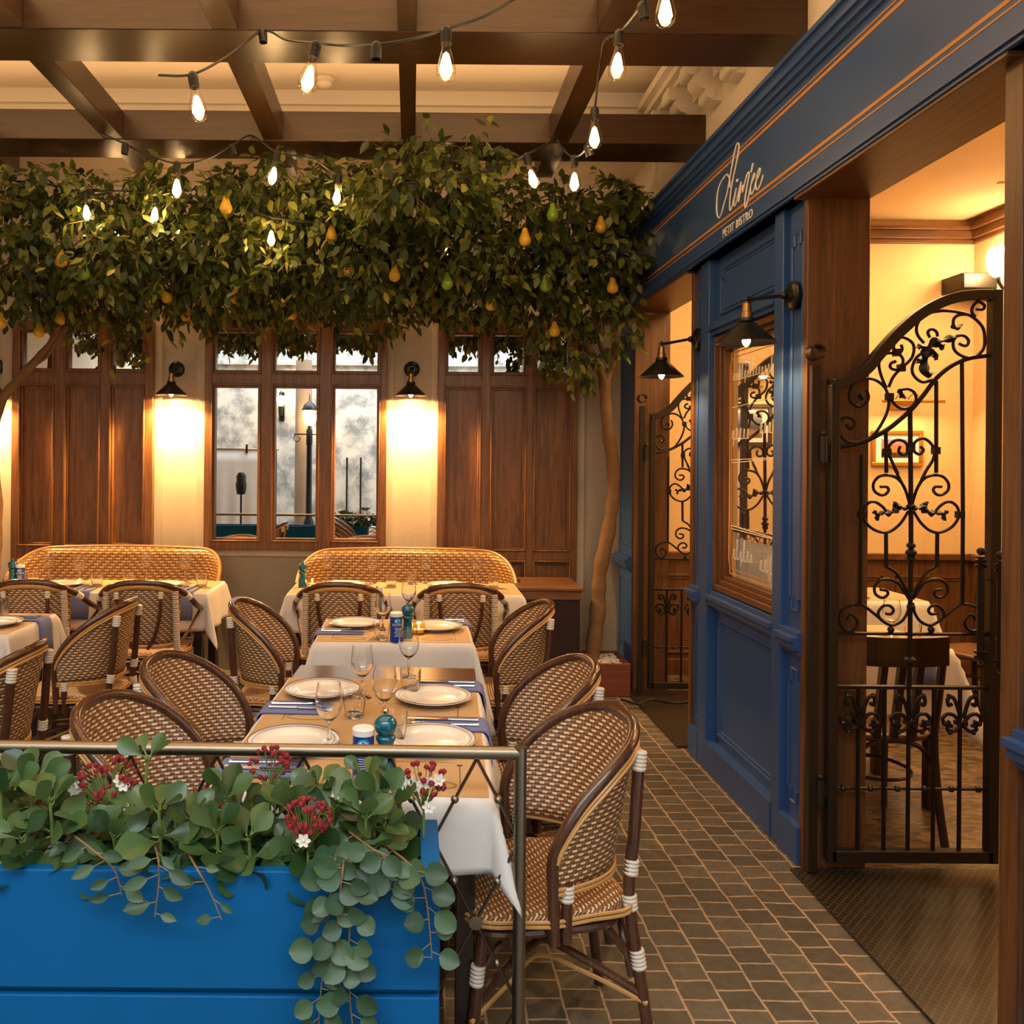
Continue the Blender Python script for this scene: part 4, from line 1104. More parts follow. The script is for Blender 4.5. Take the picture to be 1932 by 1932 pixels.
def make_chair(name, label, arms=False):
    t = thing(name, label, 'chair')
    W_, D_, ZS = 0.47, 0.46, 0.455
    sm, ring = seat_mesh(W_, D_, ZS)
    sm.build('seat', M['weave_seat'], t, angle=1.2)
    rim = MB(); bandm = MB()
    # the two pale bands around the seat swing out around the legs
    for dz in (-0.010, -0.022):
        pts = []
        for i, p in enumerate(ring):
            out = 1.012
            for lx, ly in ((0.185, -0.205), (-0.185, -0.205), (0.235, 0.0), (-0.235, 0.0)):
                dd = math.hypot(p.x - lx, p.y - ly)
                out += 0.075 * math.exp(-(dd / 0.05) ** 2)
            pts.append(Vector((p.x * out, p.y * out, ZS + dz)))
        rim.tube(pts, 0.0050, 6, True)
    binding = []; stripe = []; frame = MB(); brace = MB()
    if not arms:
        half = [(0, -0.285, 0.885), (0.10, -0.272, 0.880), (0.185, -0.225, 0.855), (0.238, -0.145, 0.805), (0.258, -0.065, 0.735), (0.262, -0.015, 0.665), (0.256, 0.008, 0.60)]
        half_b = [(0, -0.225, 0.525), (0.085, -0.215, 0.525), (0.155, -0.178, 0.526), (0.205, -0.118, 0.528), (0.236, -0.055, 0.530), (0.250, -0.012, 0.532), (0.251, 0.006, 0.534)]
        T = spline(mirror_half(half), 5); B = spline(mirror_half(half_b), 5)
        fullT = [Vector((-0.245, 0.0, 0.385)), Vector((-0.250, 0.005, 0.50))] + mirror_half(half) + [Vector((0.250, 0.005, 0.50)), Vector((0.245, 0.0, 0.385))]
        fp = spline(fullT, 6)
        frame.tube(fp, 0.0165, 10)
        sh = MB(); shell(sh, T, B, 10)
        sh.build('backrest', M['weave'], t, solid=0.012)
        # pale double band just outside the top rail and along the lower edge of the back
        for k in (0, 1):
            band = []
            for p in T:
                o = Vector((p.x, p.y + 0.02, 0)); o = o.normalized() if o.length > 1e-6 else Vector((0, -1, 0))
                band.append(p + o * (0.010 + 0.002 * k) + Vector((0, 0, -0.018 - 0.0120 * k)))
            bandm.tube(band[2:-2], 0.0050, 6)
            lower = [p + Vector((p.x, p.y, 0)).normalized() * 0.009 + Vector((0, 0, -0.004 - 0.0120 * k)) for p in B]
            bandm.tube(lower, 0.0050, 6)
        # second upright beside the front end of the back frame
        for s_ in (-1, 1):
            frame.tube([(s_ * 0.240, -0.034, 0.385), (s_ * 0.243, -0.034, 0.535)], 0.0155, 8)
            wrap(binding, (s_ * 0.242, -0.034, 0.490), (s_ * 0.243, -0.034, 0.532), 0.018)
        posts = [[(s_ * 0.165, -0.262, 0.825), (s_ * 0.172, -0.246, 0.62), (s_ * 0.178, -0.230, 0.46), (s_ * 0.196, -0.262, 0.22), (s_ * 0.215, -0.295, 0.0)] for s_ in (-1, 1)]
        for s_ in (-1, 1):
            wrap(binding, (s_ * 0.164, -0.264, 0.836), (s_ * 0.167, -0.259, 0.785), 0.0185)
            wrap(binding, (s_ * 0.174, -0.240, 0.555), (s_ * 0.176, -0.235, 0.515), 0.0185)
            wrap(binding, (s_ * 0.178, -0.231, 0.465), (s_ * 0.181, -0.234, 0.425), 0.0185)
    else:
        half = [(0, -0.275, 0.875), (0.10, -0.265, 0.868), (0.19, -0.225, 0.838), (0.255, -0.13, 0.775), (0.285, 0.0, 0.70), (0.295, 0.10, 0.665), (0.285, 0.19, 0.640), (0.255, 0.225, 0.58), (0.235, 0.215, 0.46), (0.225, 0.225, 0.40)]
        hb = [(0, -0.215, 0.50), (0.06, -0.21, 0.50), (0.12, -0.195, 0.50), (0.175, -0.16, 0.505), (0.20, -0.135, 0.51)]
        ht = [(0, -0.268, 0.842), (0.07, -0.262, 0.838), (0.13, -0.245, 0.825), (0.185, -0.205, 0.80), (0.215, -0.165, 0.775)]
        T = spline(mirror_half(ht), 5); B = spline(mirror_half(hb), 5)
        frame.tube(spline(mirror_half(half), 6), 0.018, 10)
        sh = MB(); shell(sh, T, B, 10)
        sh.build('backrest', M['weave'], t, solid=0.012)
        roll = MB()
        path = [p + Vector((0, 0, 0.012)) for p in T]
        rp = []; rr = []
        for i, p in enumerate(path): rp.append(p); rr.append(0.020 + (0.0018 if i % 2 else 0))
        roll.tube(rp, rr, 10)
        roll.build('rolled_edge', M['cane_light'], t); roll = MB()
        roll.tube([p + Vector((0, 0, -0.006)) for p in B], [0.012 + (0.0015 if i % 2 else 0) for i in range(len(B))], 8)
        roll.build('rolled_edge', M['cane_light'], t)
        posts = [[(s_ * 0.195, -0.225, 0.845), (s_ * 0.200, -0.20, 0.62), (s_ * 0.205, -0.19, 0.46), (s_ * 0.212, -0.215, 0.22), (s_ * 0.222, -0.245, 0.0)] for s_ in (-1, 1)]
        for s_ in (-1, 1):
            wrap(stripe, (s_ * 0.195, -0.225, 0.82), (s_ * 0.205, -0.19, 0.43), 0.0185)
            wrap(binding, (s_ * 0.262, -0.115, 0.762), (s_ * 0.243, -0.155, 0.79), 0.0205)
            frame.tube(spline([(s_ * 0.125, -0.285, 0.80), (s_ * 0.115, -0.262, 0.68), (s_ * 0.08, -0.235, 0.55), (s_ * 0.04, -0.222, 0.48)], 5), 0.011, 8)
            wrap(binding, (s_ * 0.126, -0.287, 0.822), (s_ * 0.124, -0.282, 0.785), 0.0135)
            brace.tube(spline([(s_ * 0.20, -0.17, 0.47), (s_ * 0.25, -0.02, 0.56), (s_ * 0.285, 0.13, 0.645)], 6), 0.009, 8)
            wrap(binding, (s_ * 0.243, 0.214, 0.54), (s_ * 0.235, 0.214, 0.43), 0.0205)
    frame.build('back_frame', M['cane_dark'], t)
    for pts in posts: MB().tube(spline(pts, 5), 0.0165, 10).build('leg', M['cane_dark'], t)
    for s_ in (-1, 1):
        MB().tube(spline([(s_ * 0.19, 0.175, 0.43), (s_ * 0.205, 0.20, 0.22), (s_ * 0.22, 0.225, 0.0)], 5), 0.0165, 10).build('leg', M['cane_dark'], t)
        wrap(binding, (s_ * 0.201, 0.192, 0.325), (s_ * 0.203, 0.197, 0.275), 0.0185)
        wrap(binding, (s_ * (0.188 if not arms else 0.207), -0.249 if not arms else -0.202, 0.325), (s_ * (0.192 if not arms else 0.209), -0.256 if not arms else -0.208, 0.275), 0.0185)
    # arched braces from low on the legs up to the seat frame, and the crossed stretcher
    cor = [(0.203, 0.195), (0.190 if not arms else 0.208, -0.252 if not arms else -0.205)]
    for s_ in (-1, 1):
        for (cx_, cy_) in cor:
            sy_ = 1 if cy_ > 0 else -1
            brace.tube(spline([(s_ * (cx_ - 0.012), cy_ - sy_ * 0.008, 0.25), (s_ * (cx_ - 0.020), cy_ - sy_ * 0.028, 0.31), (s_ * (cx_ - 0.018), cy_ - sy_ * 0.09, 0.385), (s_ * (cx_ - 0.015), cy_ - sy_ * 0.14, 0.415)], 5), 0.011, 8)
            brace.tube(spline([(s_ * (cx_ - 0.012), cy_ - sy_ * 0.012, 0.25), (s_ * (cx_ - 0.030), cy_ - sy_ * 0.022, 0.31), (s_ * (cx_ - 0.10), cy_ - sy_ * 0.02, 0.395), (s_ * (cx_ - 0.15), cy_ - sy_ * 0.02, 0.42)], 5), 0.011, 8)
    brace.tube([Vector((p.x * 0.93, p.y * 0.93, 0.405)) for p in ring], 0.013, 8, True)
    brace.build('brace', M['cane_dark'], t)
    st_ = MB()
    for s_ in (-1, 1):
        st_.tube(spline([(s_ * 0.207, 0.205, 0.215), (s_ * 0.10, 0.09, 0.255), (0, -0.02, 0.270 + 0.012 * s_), (-s_ * 0.10, -0.14, 0.255), (-s_ * 0.196, -0.255, 0.215)], 6), 0.0115, 8)
        rim.tube(spline([(s_ * 0.226, 0.216, 0.195), (s_ * 0.12, 0.085, 0.225), (s_ * 0.045, -0.02, 0.248), (s_ * 0.11, -0.14, 0.225), (s_ * 0.215, -0.270, 0.195)], 6), 0.0065, 6)
    st_.build('stretcher', M['cane_dark'], t)
    rim.build('seat_band', M['cane_light'], t)
    if bandm.v: bandm.build('back_band', M['cane_light'], t)
    for pth, rs in binding: MB().tube(pth, rs, 10).build('binding', M['binding'], t)
    for pth, rs in stripe: MB().tube(pth, rs, 10).build('wrapped_post', M['striped'], t)
    return t
H = PI / 2
sidec = make_chair('rattan_chair', 'rattan side chair nearest the camera, right of the front table behind the railing post')
place(sidec, (0.335, 2.33, 0), H + 0.15); sidec.scale = (0.925, 0.97, 1.0); sidec['group'] = 'woven side chairs'
for (x, y, rz, lab) in (
    (0.375, 2.97, H + 0.06, 'rattan side chair at the front table, second from the railing on its right side'),
    (0.43, 4.22, H - 0.04, 'rattan side chair right of the middle table, in front of the tree planter box'),
    (-0.665, 2.42, -H - 0.12, 'rattan side chair left of the front table, its back just above the railing and plants'),
    (-0.645, 2.95, -H - 0.12, 'rattan side chair at the front table, second from the railing on its left side'),
    (-0.61, 4.18, -H - 0.02, 'rattan side chair left of the middle table, before the grey dado'),
    (-1.67, 4.20, H - 0.02, 'rattan side chair drawn up to the far left table with the hanging blue napkin'),
    (-1.69, 3.17, H + 0.0, 'rattan side chair at the left edge of the photo, above the railing')):
    dup(sidec, (x, y, 0), rz, lab, 'woven side chairs')
armc = make_chair('rattan_armchair', 'rattan armchair seen from behind at the right bench table, left one of two', True)
place(armc, (-0.42, 5.12, 0), 0.02); armc['group'] = 'woven armchairs'
for (x, rz, lab) in ((0.30, -0.03, 'rattan armchair seen from behind at the right bench table, right one of two'), (-1.60, 0.10, 'rattan armchair seen from behind at the left bench table, right one of two'), (-2.24, 0.05, 'rattan armchair at the left bench table, partly cut by the photo edge')):
    dup(armc, (x, 5.12, 0), rz, lab, 'woven armchairs')

M['gold_roll'] = simple('honey_roll', (0.30, 0.15, 0.045), 0.4, var=0.35, vscale=60)
# ------------------------------------------------------------------ rattan benches against the wall
def bench(label, xc, w):
    t = thing('rattan_bench', label, 'bench', (xc, 6.0, 0), 0, 'honey rattan benches')
    sb = MB(); n = 60
    T, B = [], []
    for i in range(n + 1):
        u = i / n * 2 - 1; a = abs(u)
        x = w / 2 * math.copysign(min(1, a * 1.0), u)
        e = max(0, (a - 0.72) / 0.28)
        x = w / 2 * math.copysign(a if a < 0.72 else 0.72 + 0.28 * math.sin(e * PI / 2), u)
        y = 0.20 - 0.34 * (1 - math.cos(e * PI / 2))
        z = 0.945 - 0.025 * a ** 2 - 0.19 * e ** 2.2
        T.append(Vector((x, y, z))); B.append(Vector((x * 0.97, y - 0.05 + 0.05 * e, 0.44)))
    shell(sb, T, B, 8)
    sb.build('backrest', M['weave_gold'], t, solid=0.022)
    rl_ = MB(); rl_.tube([p + Vector((0, 0, 0.0)) for p in T], 0.0125, 8)
    rl_.build('top_roll', M['gold_roll'], t)
    sm, ring = seat_mesh(w * 0.96, 0.52, 0.45, 0.04)
    so = sm.build('seat', M['weave_gold'], t, angle=1.2); so.location = (0, -0.10, 0)
    for sx in (-1, 1):
        for y in (-0.30, 0.10):
            MB().tube([(sx * w * 0.45, y, 0.43), (sx * w * 0.46, y, 0.0)], 0.017, 8).build('leg', M['cane_dark'], t)
    fr_ = MB(); fr_.tube([Vector((p.x * 0.96, p.y - 0.10, 0.40)) for p in ring], 0.014, 8, True)
    fr_.build('seat_frame', M['cane_dark'], t)
bench('honey coloured rattan bench under the left panelled door, behind the left table', -2.10, 1.50)
bench('honey coloured rattan bench under the mirror window, behind the right table', -0.03, 1.54)

# =================================================================== TABLES
def cloth_mesh(hx, hy, hang, z, seed=1, nx=46, lo=True, hi=True):
    """square cloth over a rectangular top (half sizes hx, hy), hanging hang metres, with a cone fold at each corner"""
    rg = random.Random(seed)
    ph = [rg.uniform(0, 6.28) for _ in range(8)]
    def axis(h):
        inner = [-h + 2 * h * i / nx for i in range(nx + 1)]
        lo = [-h - hang + hang * i / 10 for i in range(10)]; hi = [h + hang * (i + 1) / 10 for i in range(10)]
        return lo + inner + hi
    ax, ay = axis(hx), axis(hy)
    if not lo: ay = [q for q in ay if q >= -hy - 1e-9]
    if not hi: ay = [q for q in ay if q <= hy + 1e-9]
    rows = []
    for b_ in ay:
        row = []
        for a in ax:
            dx, dy = max(0, abs(a) - hx), max(0, abs(b_) - hy)
            x0 = math.copysign(min(abs(a), hx), a); y0 = math.copysign(min(abs(b_), hy), b_)
            if dx == 0 and dy == 0: row.append((a, b_, z)); continue
            d = math.hypot(dx, dy)
            tip = 0.0
            if dy == 0 and not lo: tip = max(0, 1 - (b_ + hy) / 0.16) ** 1.5
            if dy == 0 and not hi: tip = max(tip, max(0, 1 - (hy - b_) / 0.16) ** 1.5)
            th_ = math.atan2(dy, dx)
            r = 0.012 * min(1, d / 0.03) + 0.035 * d + 0.30 * d * math.sin(2 * th_) ** 2
            if dx > 0 and dy == 0: r += 0.016 * d / hang * math.sin(b_ * 17 + ph[0] + (1 if a > 0 else 0)) + 0.008 * d / hang
            if dy > 0 and dx == 0: r += 0.016 * d / hang * math.sin(a * 15 + ph[1] + (2 if b_ > 0 else 0)) + 0.008 * d / hang
            r += 0.22 * d * tip; d *= 1 + 0.15 * tip
            x = x0 + math.copysign(r * math.cos(th_), a) * (1 if dx > 0 else 0)
            y = y0 + math.copysign(r * math.sin(th_), b_) * (1 if dy > 0 else 0)
            row.append((x, y, z - max(0, d - 0.006) * 0.985))
        rows.append(row)
    return MB().grid(rows)
TZ = 0.75
def table(label, cx, cy, w, l, rz=0.0, cloth_label=None, paper_label=None, hang=0.24, bare=0.0, seed=1, second=None):
    t = thing('dining_table', label, 'table', (cx, cy, 0), rz)
    MB().box(-w / 2, w / 2, -l / 2, l / 2, TZ - 0.032, TZ - 0.001).build('table_top', M['table_wood'], t, bevel=0.004)
    MB().box(-w / 2 + 0.06, w / 2 - 0.06, -l / 2 + 0.06, l / 2 - 0.06, TZ - 0.09, TZ - 0.033).build('apron', M['darkwood'], t)
    for sx in (-1, 1):
        for sy in (-1, 1):
            x, y = sx * (w / 2 - 0.06), sy * (l / 2 - 0.06)
            MB().box(x - 0.025, x + 0.025, y - 0.025, y + 0.025, 0, TZ - 0.034).build('leg', M['darkwood'], t, bevel=0.003)
    ca, sa = math.cos(rz), math.sin(rz)
    def loc(x, y, z=0): return (cx + x * ca - y * sa, cy + x * sa + y * ca, z)
    ll = l - bare
    if second:
        c2 = cloth_mesh(w / 2 + 0.002, ll / 4 + 0.001, hang, TZ + 0.0025, seed=seed + 20, lo=False, hi=False).build('tablecloth', M['cloth'], None, solid=0.0022, angle=3)
        place(c2, loc(0, -bare / 2 + ll / 4), rz); tag(c2, second, 'tablecloth', 'white tablecloths')
        c = cloth_mesh(w / 2 + 0.002, ll / 4 + 0.001, hang, TZ + 0.0025, seed=seed, hi=False).build('tablecloth', M['cloth'], None, solid=0.0022, angle=3)
        place(c, loc(0, -bare / 2 - ll / 4), rz); tag(c, cloth_label, 'tablecloth', 'white tablecloths')
    else:
        c = cloth_mesh(w / 2 + 0.002, ll / 2 + 0.002, hang, TZ + 0.0025, seed=seed).build('tablecloth', M['cloth'], None, solid=0.0022, angle=3)
        place(c, loc(0, -bare / 2), rz); tag(c, cloth_label, 'tablecloth', 'white tablecloths')
    p = MB().box(-w / 2 + 0.004, w / 2 - 0.004, -ll / 2 + 0.006, ll / 2 - 0.006, 0, 0.0015).build('paper_runner', M['paper'], None, smooth=False)
    place(p, loc(0, -bare / 2, TZ + 0.0042), rz); tag(p, paper_label, 'table paper', 'kraft paper runners')
    ink = MB()
    for k in range(max(1, int(round(ll / 0.55)))):
        y0 = -ll / 2 + 0.02 + 0.55 * k
        for sx in (-1, 1):
            ink.box(sx * (w / 2 - 0.075) - 0.0012, sx * (w / 2 - 0.075) + 0.0012, y0 + 0.02, y0 + 0.20, 0.0012, 0.0019)
            ink.box(sx * (w / 2 - 0.075) - 0.008, sx * (w / 2 - 0.075) + 0.008, y0 + 0.195, y0 + 0.205, 0.0012, 0.0019)
            ink.box(sx * (w / 2 - 0.22) - 0.13, sx * (w / 2 - 0.22) + 0.13, y0 + 0.219, y0 + 0.2205, 0.0012, 0.0019)
            ov = [(sx * (w / 2 - 0.16) + 0.075 * math.cos(a), y0 + 0.055 + 0.03 * math.sin(a), 0.0016) for a in [2 * PI * q / 28 for q in range(28)]]
            ink.tube(ov, 0.0012, 4, True)
    ink.build('printed_lines', M['ink'], p, smooth=False)
    return loc
R1 = -0.045
T1 = table('long dark wood dining table at the railing, its far end bare', -0.125, 2.78, 0.72, 1.34, R1, 'white cloth on the near half of the front table, corner hanging by the chair', 'brown kraft paper runner on the front table', 0.188, 0.22, 1, 'white cloth on the far half of the front table, next to the bare wood')
T2 = table('small dining table in the middle of the court, behind the bare table end', -0.078, 4.16, 0.73, 0.56, 0.0, 'white cloth on the small middle table', 'brown kraft paper sheet on the middle table', 0.25, 0, 2)
T3 = table('dining table by the left edge of the photo', -2.28, 4.25, 0.72, 0.54, 0.0, 'white cloth on the table cut off by the left edge', 'brown kraft paper sheet on the left edge table', 0.25, 0, 3)
T4 = table('long dining table before the left rattan bench', -2.00, 5.53, 1.42, 0.50, 0.0, 'white cloth on the left bench table, corner hanging to the right', 'brown kraft paper runner on the left bench table', 0.25, 0, 4)
T5 = table('long dining table before the right rattan bench', -0.035, 5.53, 1.48, 0.50, 0.0, 'white cloth on the right bench table under the mirror window', 'brown kraft paper runner on the right bench table', 0.25, 0, 5)
TT = TZ + 0.0058   # top of the papers

# ------------------------------------------------------------------ tableware prototypes
def mk_plate(label):
    t = thing('dinner_plate', label, 'plate', (0, 0, 0), 0, 'white plates')
    MB().lathe([(0.0, 0.004), (0.072, 0.004), (0.076, 0.0), (0.082, 0.0), (0.086, 0.006), (0.100, 0.013), (0.134, 0.021), (0.136, 0.0225), (0.134, 0.024), (0.100, 0.0175), (0.090, 0.012), (0.080, 0.0085), (0.0, 0.008)], 48).build('plate_body', M['porcelain'], t, angle=1.2)
    rb = MB()
    for r, z in ((0.1335, 0.0245), (0.121, 0.0219)):
        rb.tube([(r * math.cos(a), r * math.sin(a), z) for a in [2 * PI * q / 56 for q in range(56)]], 0.0011 if r > 0.13 else 0.0007, 5, True)
    rb.build('rim_line', M['rimblue'], t)['label'] = 'thin dark blue rim line'
    return t
def mk_wine(label):
    t = thing('wine_glass', label, 'wine glass', (0, 0, 0), 0, 'stemmed wine glasses')
    MB().lathe([(0.0, 0.0), (0.034, 0.0), (0.0345, 0.0012), (0.020, 0.004), (0.006, 0.009), (0.0045, 0.02), (0.0042, 0.062), (0.006, 0.070), (0.0, 0.073)], 28).build('stem', M['glass'], t, angle=1.2)
    MB().lathe([(0.003, 0.0705), (0.014, 0.076), (0.029, 0.091), (0.038, 0.110), (0.0405, 0.128), (0.038, 0.155), (0.0335, 0.186), (0.0325, 0.186), (0.037, 0.155), (0.0393, 0.128), (0.0368, 0.111), (0.028, 0.0925), (0.013, 0.0785), (0.0, 0.0755)], 32).build('bowl', M['glass'], t, angle=1.2)
    return t
def mk_tumbler(label, name='tumbler', k=1.0, fac=True):
    t = thing(name, label, 'tumbler', (0, 0, 0), 0, 'faceted water tumblers')
    mb = MB(); n = 36; rows = []
    for (r, z) in ((0.0005, 0.0), (0.029, 0.0), (0.031, 0.004), (0.034, 0.03 * k), (0.0365, 0.055 * k), (0.039, 0.088 * k), (0.0378, 0.088 * k), (0.0353, 0.055 * k), (0.0325, 0.03 * k), (0.029, 0.014), (0.0005, 0.012)):
        fl_ = 0.0014 if 0.01 < z < 0.06 * k and r > 0.0325 else 0.0
        rows.append([((r + fl_ * math.cos(9 * a)) * math.cos(a), (r + fl_ * math.cos(9 * a)) * math.sin(a), z) for a in [2 * PI * q / n for q in range(n)]])
    mb.grid(rows, closed_u=True)
    mb.build('glass_body', M['glass'], t, angle=1.0)
    return t
def outline(mb, pts, z0, z1): mb.extrude_poly([(x, y, z0) for x, y in pts], (0, 0, z1 - z0)); return mb
def mk_fork(label):
    o = MB()
    o.tube([(0, 0.0, 0.0036), (0, 0.05, 0.0036), (0, 0.115, 0.0036), (0, 0.140, 0.005)], [0.0052, 0.0038, 0.0028, 0.0030], 8, flat=1.3)
    o.lathe([(0.0, -0.004), (0.0060, -0.003), (0.0062, 0.0), (0.0045, 0.008), (0.0055, 0.012)], 8, at=(0, 0.002, 0.0040), mat=Matrix.Rotation(-PI / 2, 3, 'X'))
    outline(o, [(-0.0030, 0.135), (0.0030, 0.135), (0.0125, 0.150), (0.0140, 0.165), (-0.0140, 0.165), (-0.0125, 0.150)], 0.0034, 0.0060)
    for k in range(4): o.box(-0.0140 + k * 0.0079, -0.0098 + k * 0.0079, 0.165, 0.212, 0.0038, 0.0060)
    o = o.build('fork', M['steel'], None); tag(o, label, 'fork', 'steel forks'); return o
def mk_knife(label):
    o = MB()
    outline(o, [(-0.0055, 0.09), (0.0055, 0.09), (0.0098, 0.105), (0.0108, 0.185), (0.005, 0.225), (-0.004, 0.232), (-0.0055, 0.09)][:-1], 0.0026, 0.0050)
    o.tube([(0, 0.0, 0.0042), (0, 0.03, 0.0042), (0, 0.095, 0.0042)], [0.0058, 0.0048, 0.0050], 8)
    o.lathe([(0.0, -0.004), (0.0066, -0.003), (0.0068, 0.0), (0.005, 0.008)], 8, at=(0, 0.002, 0.0044), mat=Matrix.Rotation(-PI / 2, 3, 'X'))
    o = o.build('knife', M['steel'], None); tag(o, label, 'knife', 'steel knives'); return o
def mk_napkin(label):
    """folded strip: lies on the table edge (y = 0) and hangs over it"""
    o = MB(); w = 0.066
    prof = [(0.215, 0.0), (0.10, 0.001), (0.0, 0.001), (-0.010, -0.002), (-0.021, -0.014), (-0.028, -0.05), (-0.030, -0.11), (-0.034, -0.175)]
    rows = []
    for i, (y, z) in enumerate(prof):
        rows.append([(x, y + 0.0015 * math.sin(x * 80) * (i > 4), z + 0.0036) for x in [-w + 2 * w * q / 8 for q in range(9)]])
    o = o.grid(rows).build('napkin', M['napkin'], None, solid=0.006, angle=2)
    tag(o, label, 'napkin', 'folded blue napkins'); return o
protos = {}
def put(kind, loc, rz, label):
    if kind not in protos:
        mk = {'plate': mk_plate, 'wine': mk_wine, 'tumbler': mk_tumbler, 'fork': mk_fork, 'knife': mk_knife, 'napkin': mk_napkin}[kind]
        o = mk(label); protos[kind] = o; place(o, loc, rz); return o
    return dup(protos[kind], loc, rz, label)
def setting(edge, inward, desc, plate=True, nap=0.185, hang=True, side=0.16):
    """edge: world point on the table edge before the diner; inward: angle of the local +y"""
    e = Vector(edge); iy = Vector((-math.sin(inward), math.cos(inward), 0)); ix = Vector((math.cos(inward), math.sin(inward), 0))
    if plate: put('plate', tuple(e + iy * side + Vector((0, 0, TT))), inward, 'white plate with a blue rim line, ' + desc)
    b_ = e + ix * nap
    put('napkin', tuple(b_ + Vector((0, 0, TT))), inward, 'blue folded napkin hanging over the table edge, ' + desc)
    f = b_ + iy * 0.012
    put('fork', tuple(f - ix * 0.022 + Vector((0, 0, TT + 0.0078))), inward + 0.03, 'steel fork on the blue napkin, ' + desc)
    put('knife', tuple(f + ix * 0.022 + Vector((0, 0, TT + 0.0078))), inward - 0.02, 'steel knife on the blue napkin, ' + desc)
W2 = 0.36
def edge_pt(loc, x, y): return loc(x, y, 0)
# front table (local +y away from the camera; its centre is y = 2.80)
setting(T1(W2, -0.285), H + R1, 'front table, near right place'); setting(T1(W2, 0.17), H + R1, 'front table, far right place')
setting(T1(-W2, -0.33), -H + R1, 'front table, near left place'); setting(T1(-W2, 0.225), -H + R1, 'front table, far left place')
setting(T2(0.365, 0.03), H, 'middle table, right place', nap=0.165); setting(T2(-0.365, 0.09), -H, 'middle table, left place', nap=0.155)
setting(T3(0.36, -0.06), H, 'left edge table, right place', nap=0.165)
setting(T4(0.38, -0.25), 0.0, 'left bench table, right armchair place', side=0.22); setting(T4(-0.27, -0.25), 0.0, 'left bench table, left armchair place', side=0.22)
setting(T5(-0.40, -0.25), 0.0, 'right bench table, left armchair place', side=0.30); setting(T5(0.28, -0.25), 0.0, 'right bench table, right armchair place', side=0.30)
def on(px, py): 
    p = PZ(px, py, TT); return (p.x, p.y, TT)
for px, py, lab in ((620, 1407, 'front table, nearest the left near plate'), (683, 1316, 'front table, beside the far left plate'), (725, 1366, 'front table, behind the teal mill'), (771, 1276, 'front table, at the bare wood end'),
                    (722, 1190, 'middle table, behind the salt tin'), (771, 1160, 'middle table, behind the teal mill'),
                    (92, 1094, 'left bench table, leftmost in front of the honey bench'), (150, 1099, 'left bench table, second from the left'), (276, 1093, 'left bench table, third from the left'), (349, 1098, 'left bench table, rightmost by the cloth corner'),
                    (618, 1097, 'right bench table, leftmost near the candle'), (702, 1100, 'right bench table, second from the left'), (804, 1098, 'right bench table, third from the left'), (899, 1098, 'right bench table, rightmost of the row')):
    put('wine', on(px, py), 0.3, 'empty stemmed wine glass on the ' + lab)
for px, py, lab in ((668, 1352, 'front table, between two wine glasses on the left'), (774, 1308, 'front table, beside the far right plate'), (744, 1397, 'front table, beside the near right plate'),
                    (720, 1206, 'middle table, left of the salt tin'), (5, 1158, 'left edge table, cut by the photo edge'),
                    (183, 1107, 'left bench table, between the two armchairs'), (243, 1103, 'left bench table, middle of the row'), (381, 1107, 'left bench table, right end'), (62, 1101, 'left bench table, beside the candle'),
                    (738, 1107, 'right bench table, before the second wine glass'), (777, 1101, 'right bench table, before the third wine glass'), (931, 1109, 'right bench table, right end')):
    put('tumbler', on(px, py), 0.1, 'clear faceted tumbler on the ' + lab)

# pepper mills, salt tins, candles
def mk_mill(label):
    t = thing('pepper_mill', label, 'pepper mill', (0, 0, 0), 0, 'teal pepper mills')
    MB().lathe([(0.0, 0), (0.029, 0), (0.030, 0.006), (0.0285, 0.03), (0.0235, 0.055), (0.021, 0.075), (0.0225, 0.088), (0.027, 0.096), (0.0275, 0.102), (0.022, 0.108), (0.0, 0.109)], 28).build('mill_body', M['teal'], t, angle=1.3)
    MB().lathe([(0.0, 0.1085), (0.020, 0.1085), (0.022, 0.112), (0.028, 0.120), (0.0315, 0.133), (0.0285, 0.147), (0.018, 0.157), (0.008, 0.161), (0.0, 0.162)], 28).build('mill_head', M['teal'], t, angle=1.3)
    MB().lathe([(0.004, 0.161), (0.005, 0.165), (0.0085, 0.168), (0.0085, 0.173), (0.004, 0.177), (0.0, 0.178)], 14).build('finial', M['steel'], t)['label'] = 'small steel finial'
    return t
mill = mk_mill('teal pepper mill on the front table, beside the blue salt tin by the railing')
place(mill, on(727, 1462))
dup(mill, on(769, 1204), 0, 'teal pepper mill on the middle table, beside the tall blue salt tin'); dup(mill, on(571, 1108), 0, 'teal pepper mill at the left end of the right bench table'); dup(mill, on(24, 1104), 0, 'teal pepper mill at the far left of the left bench table')
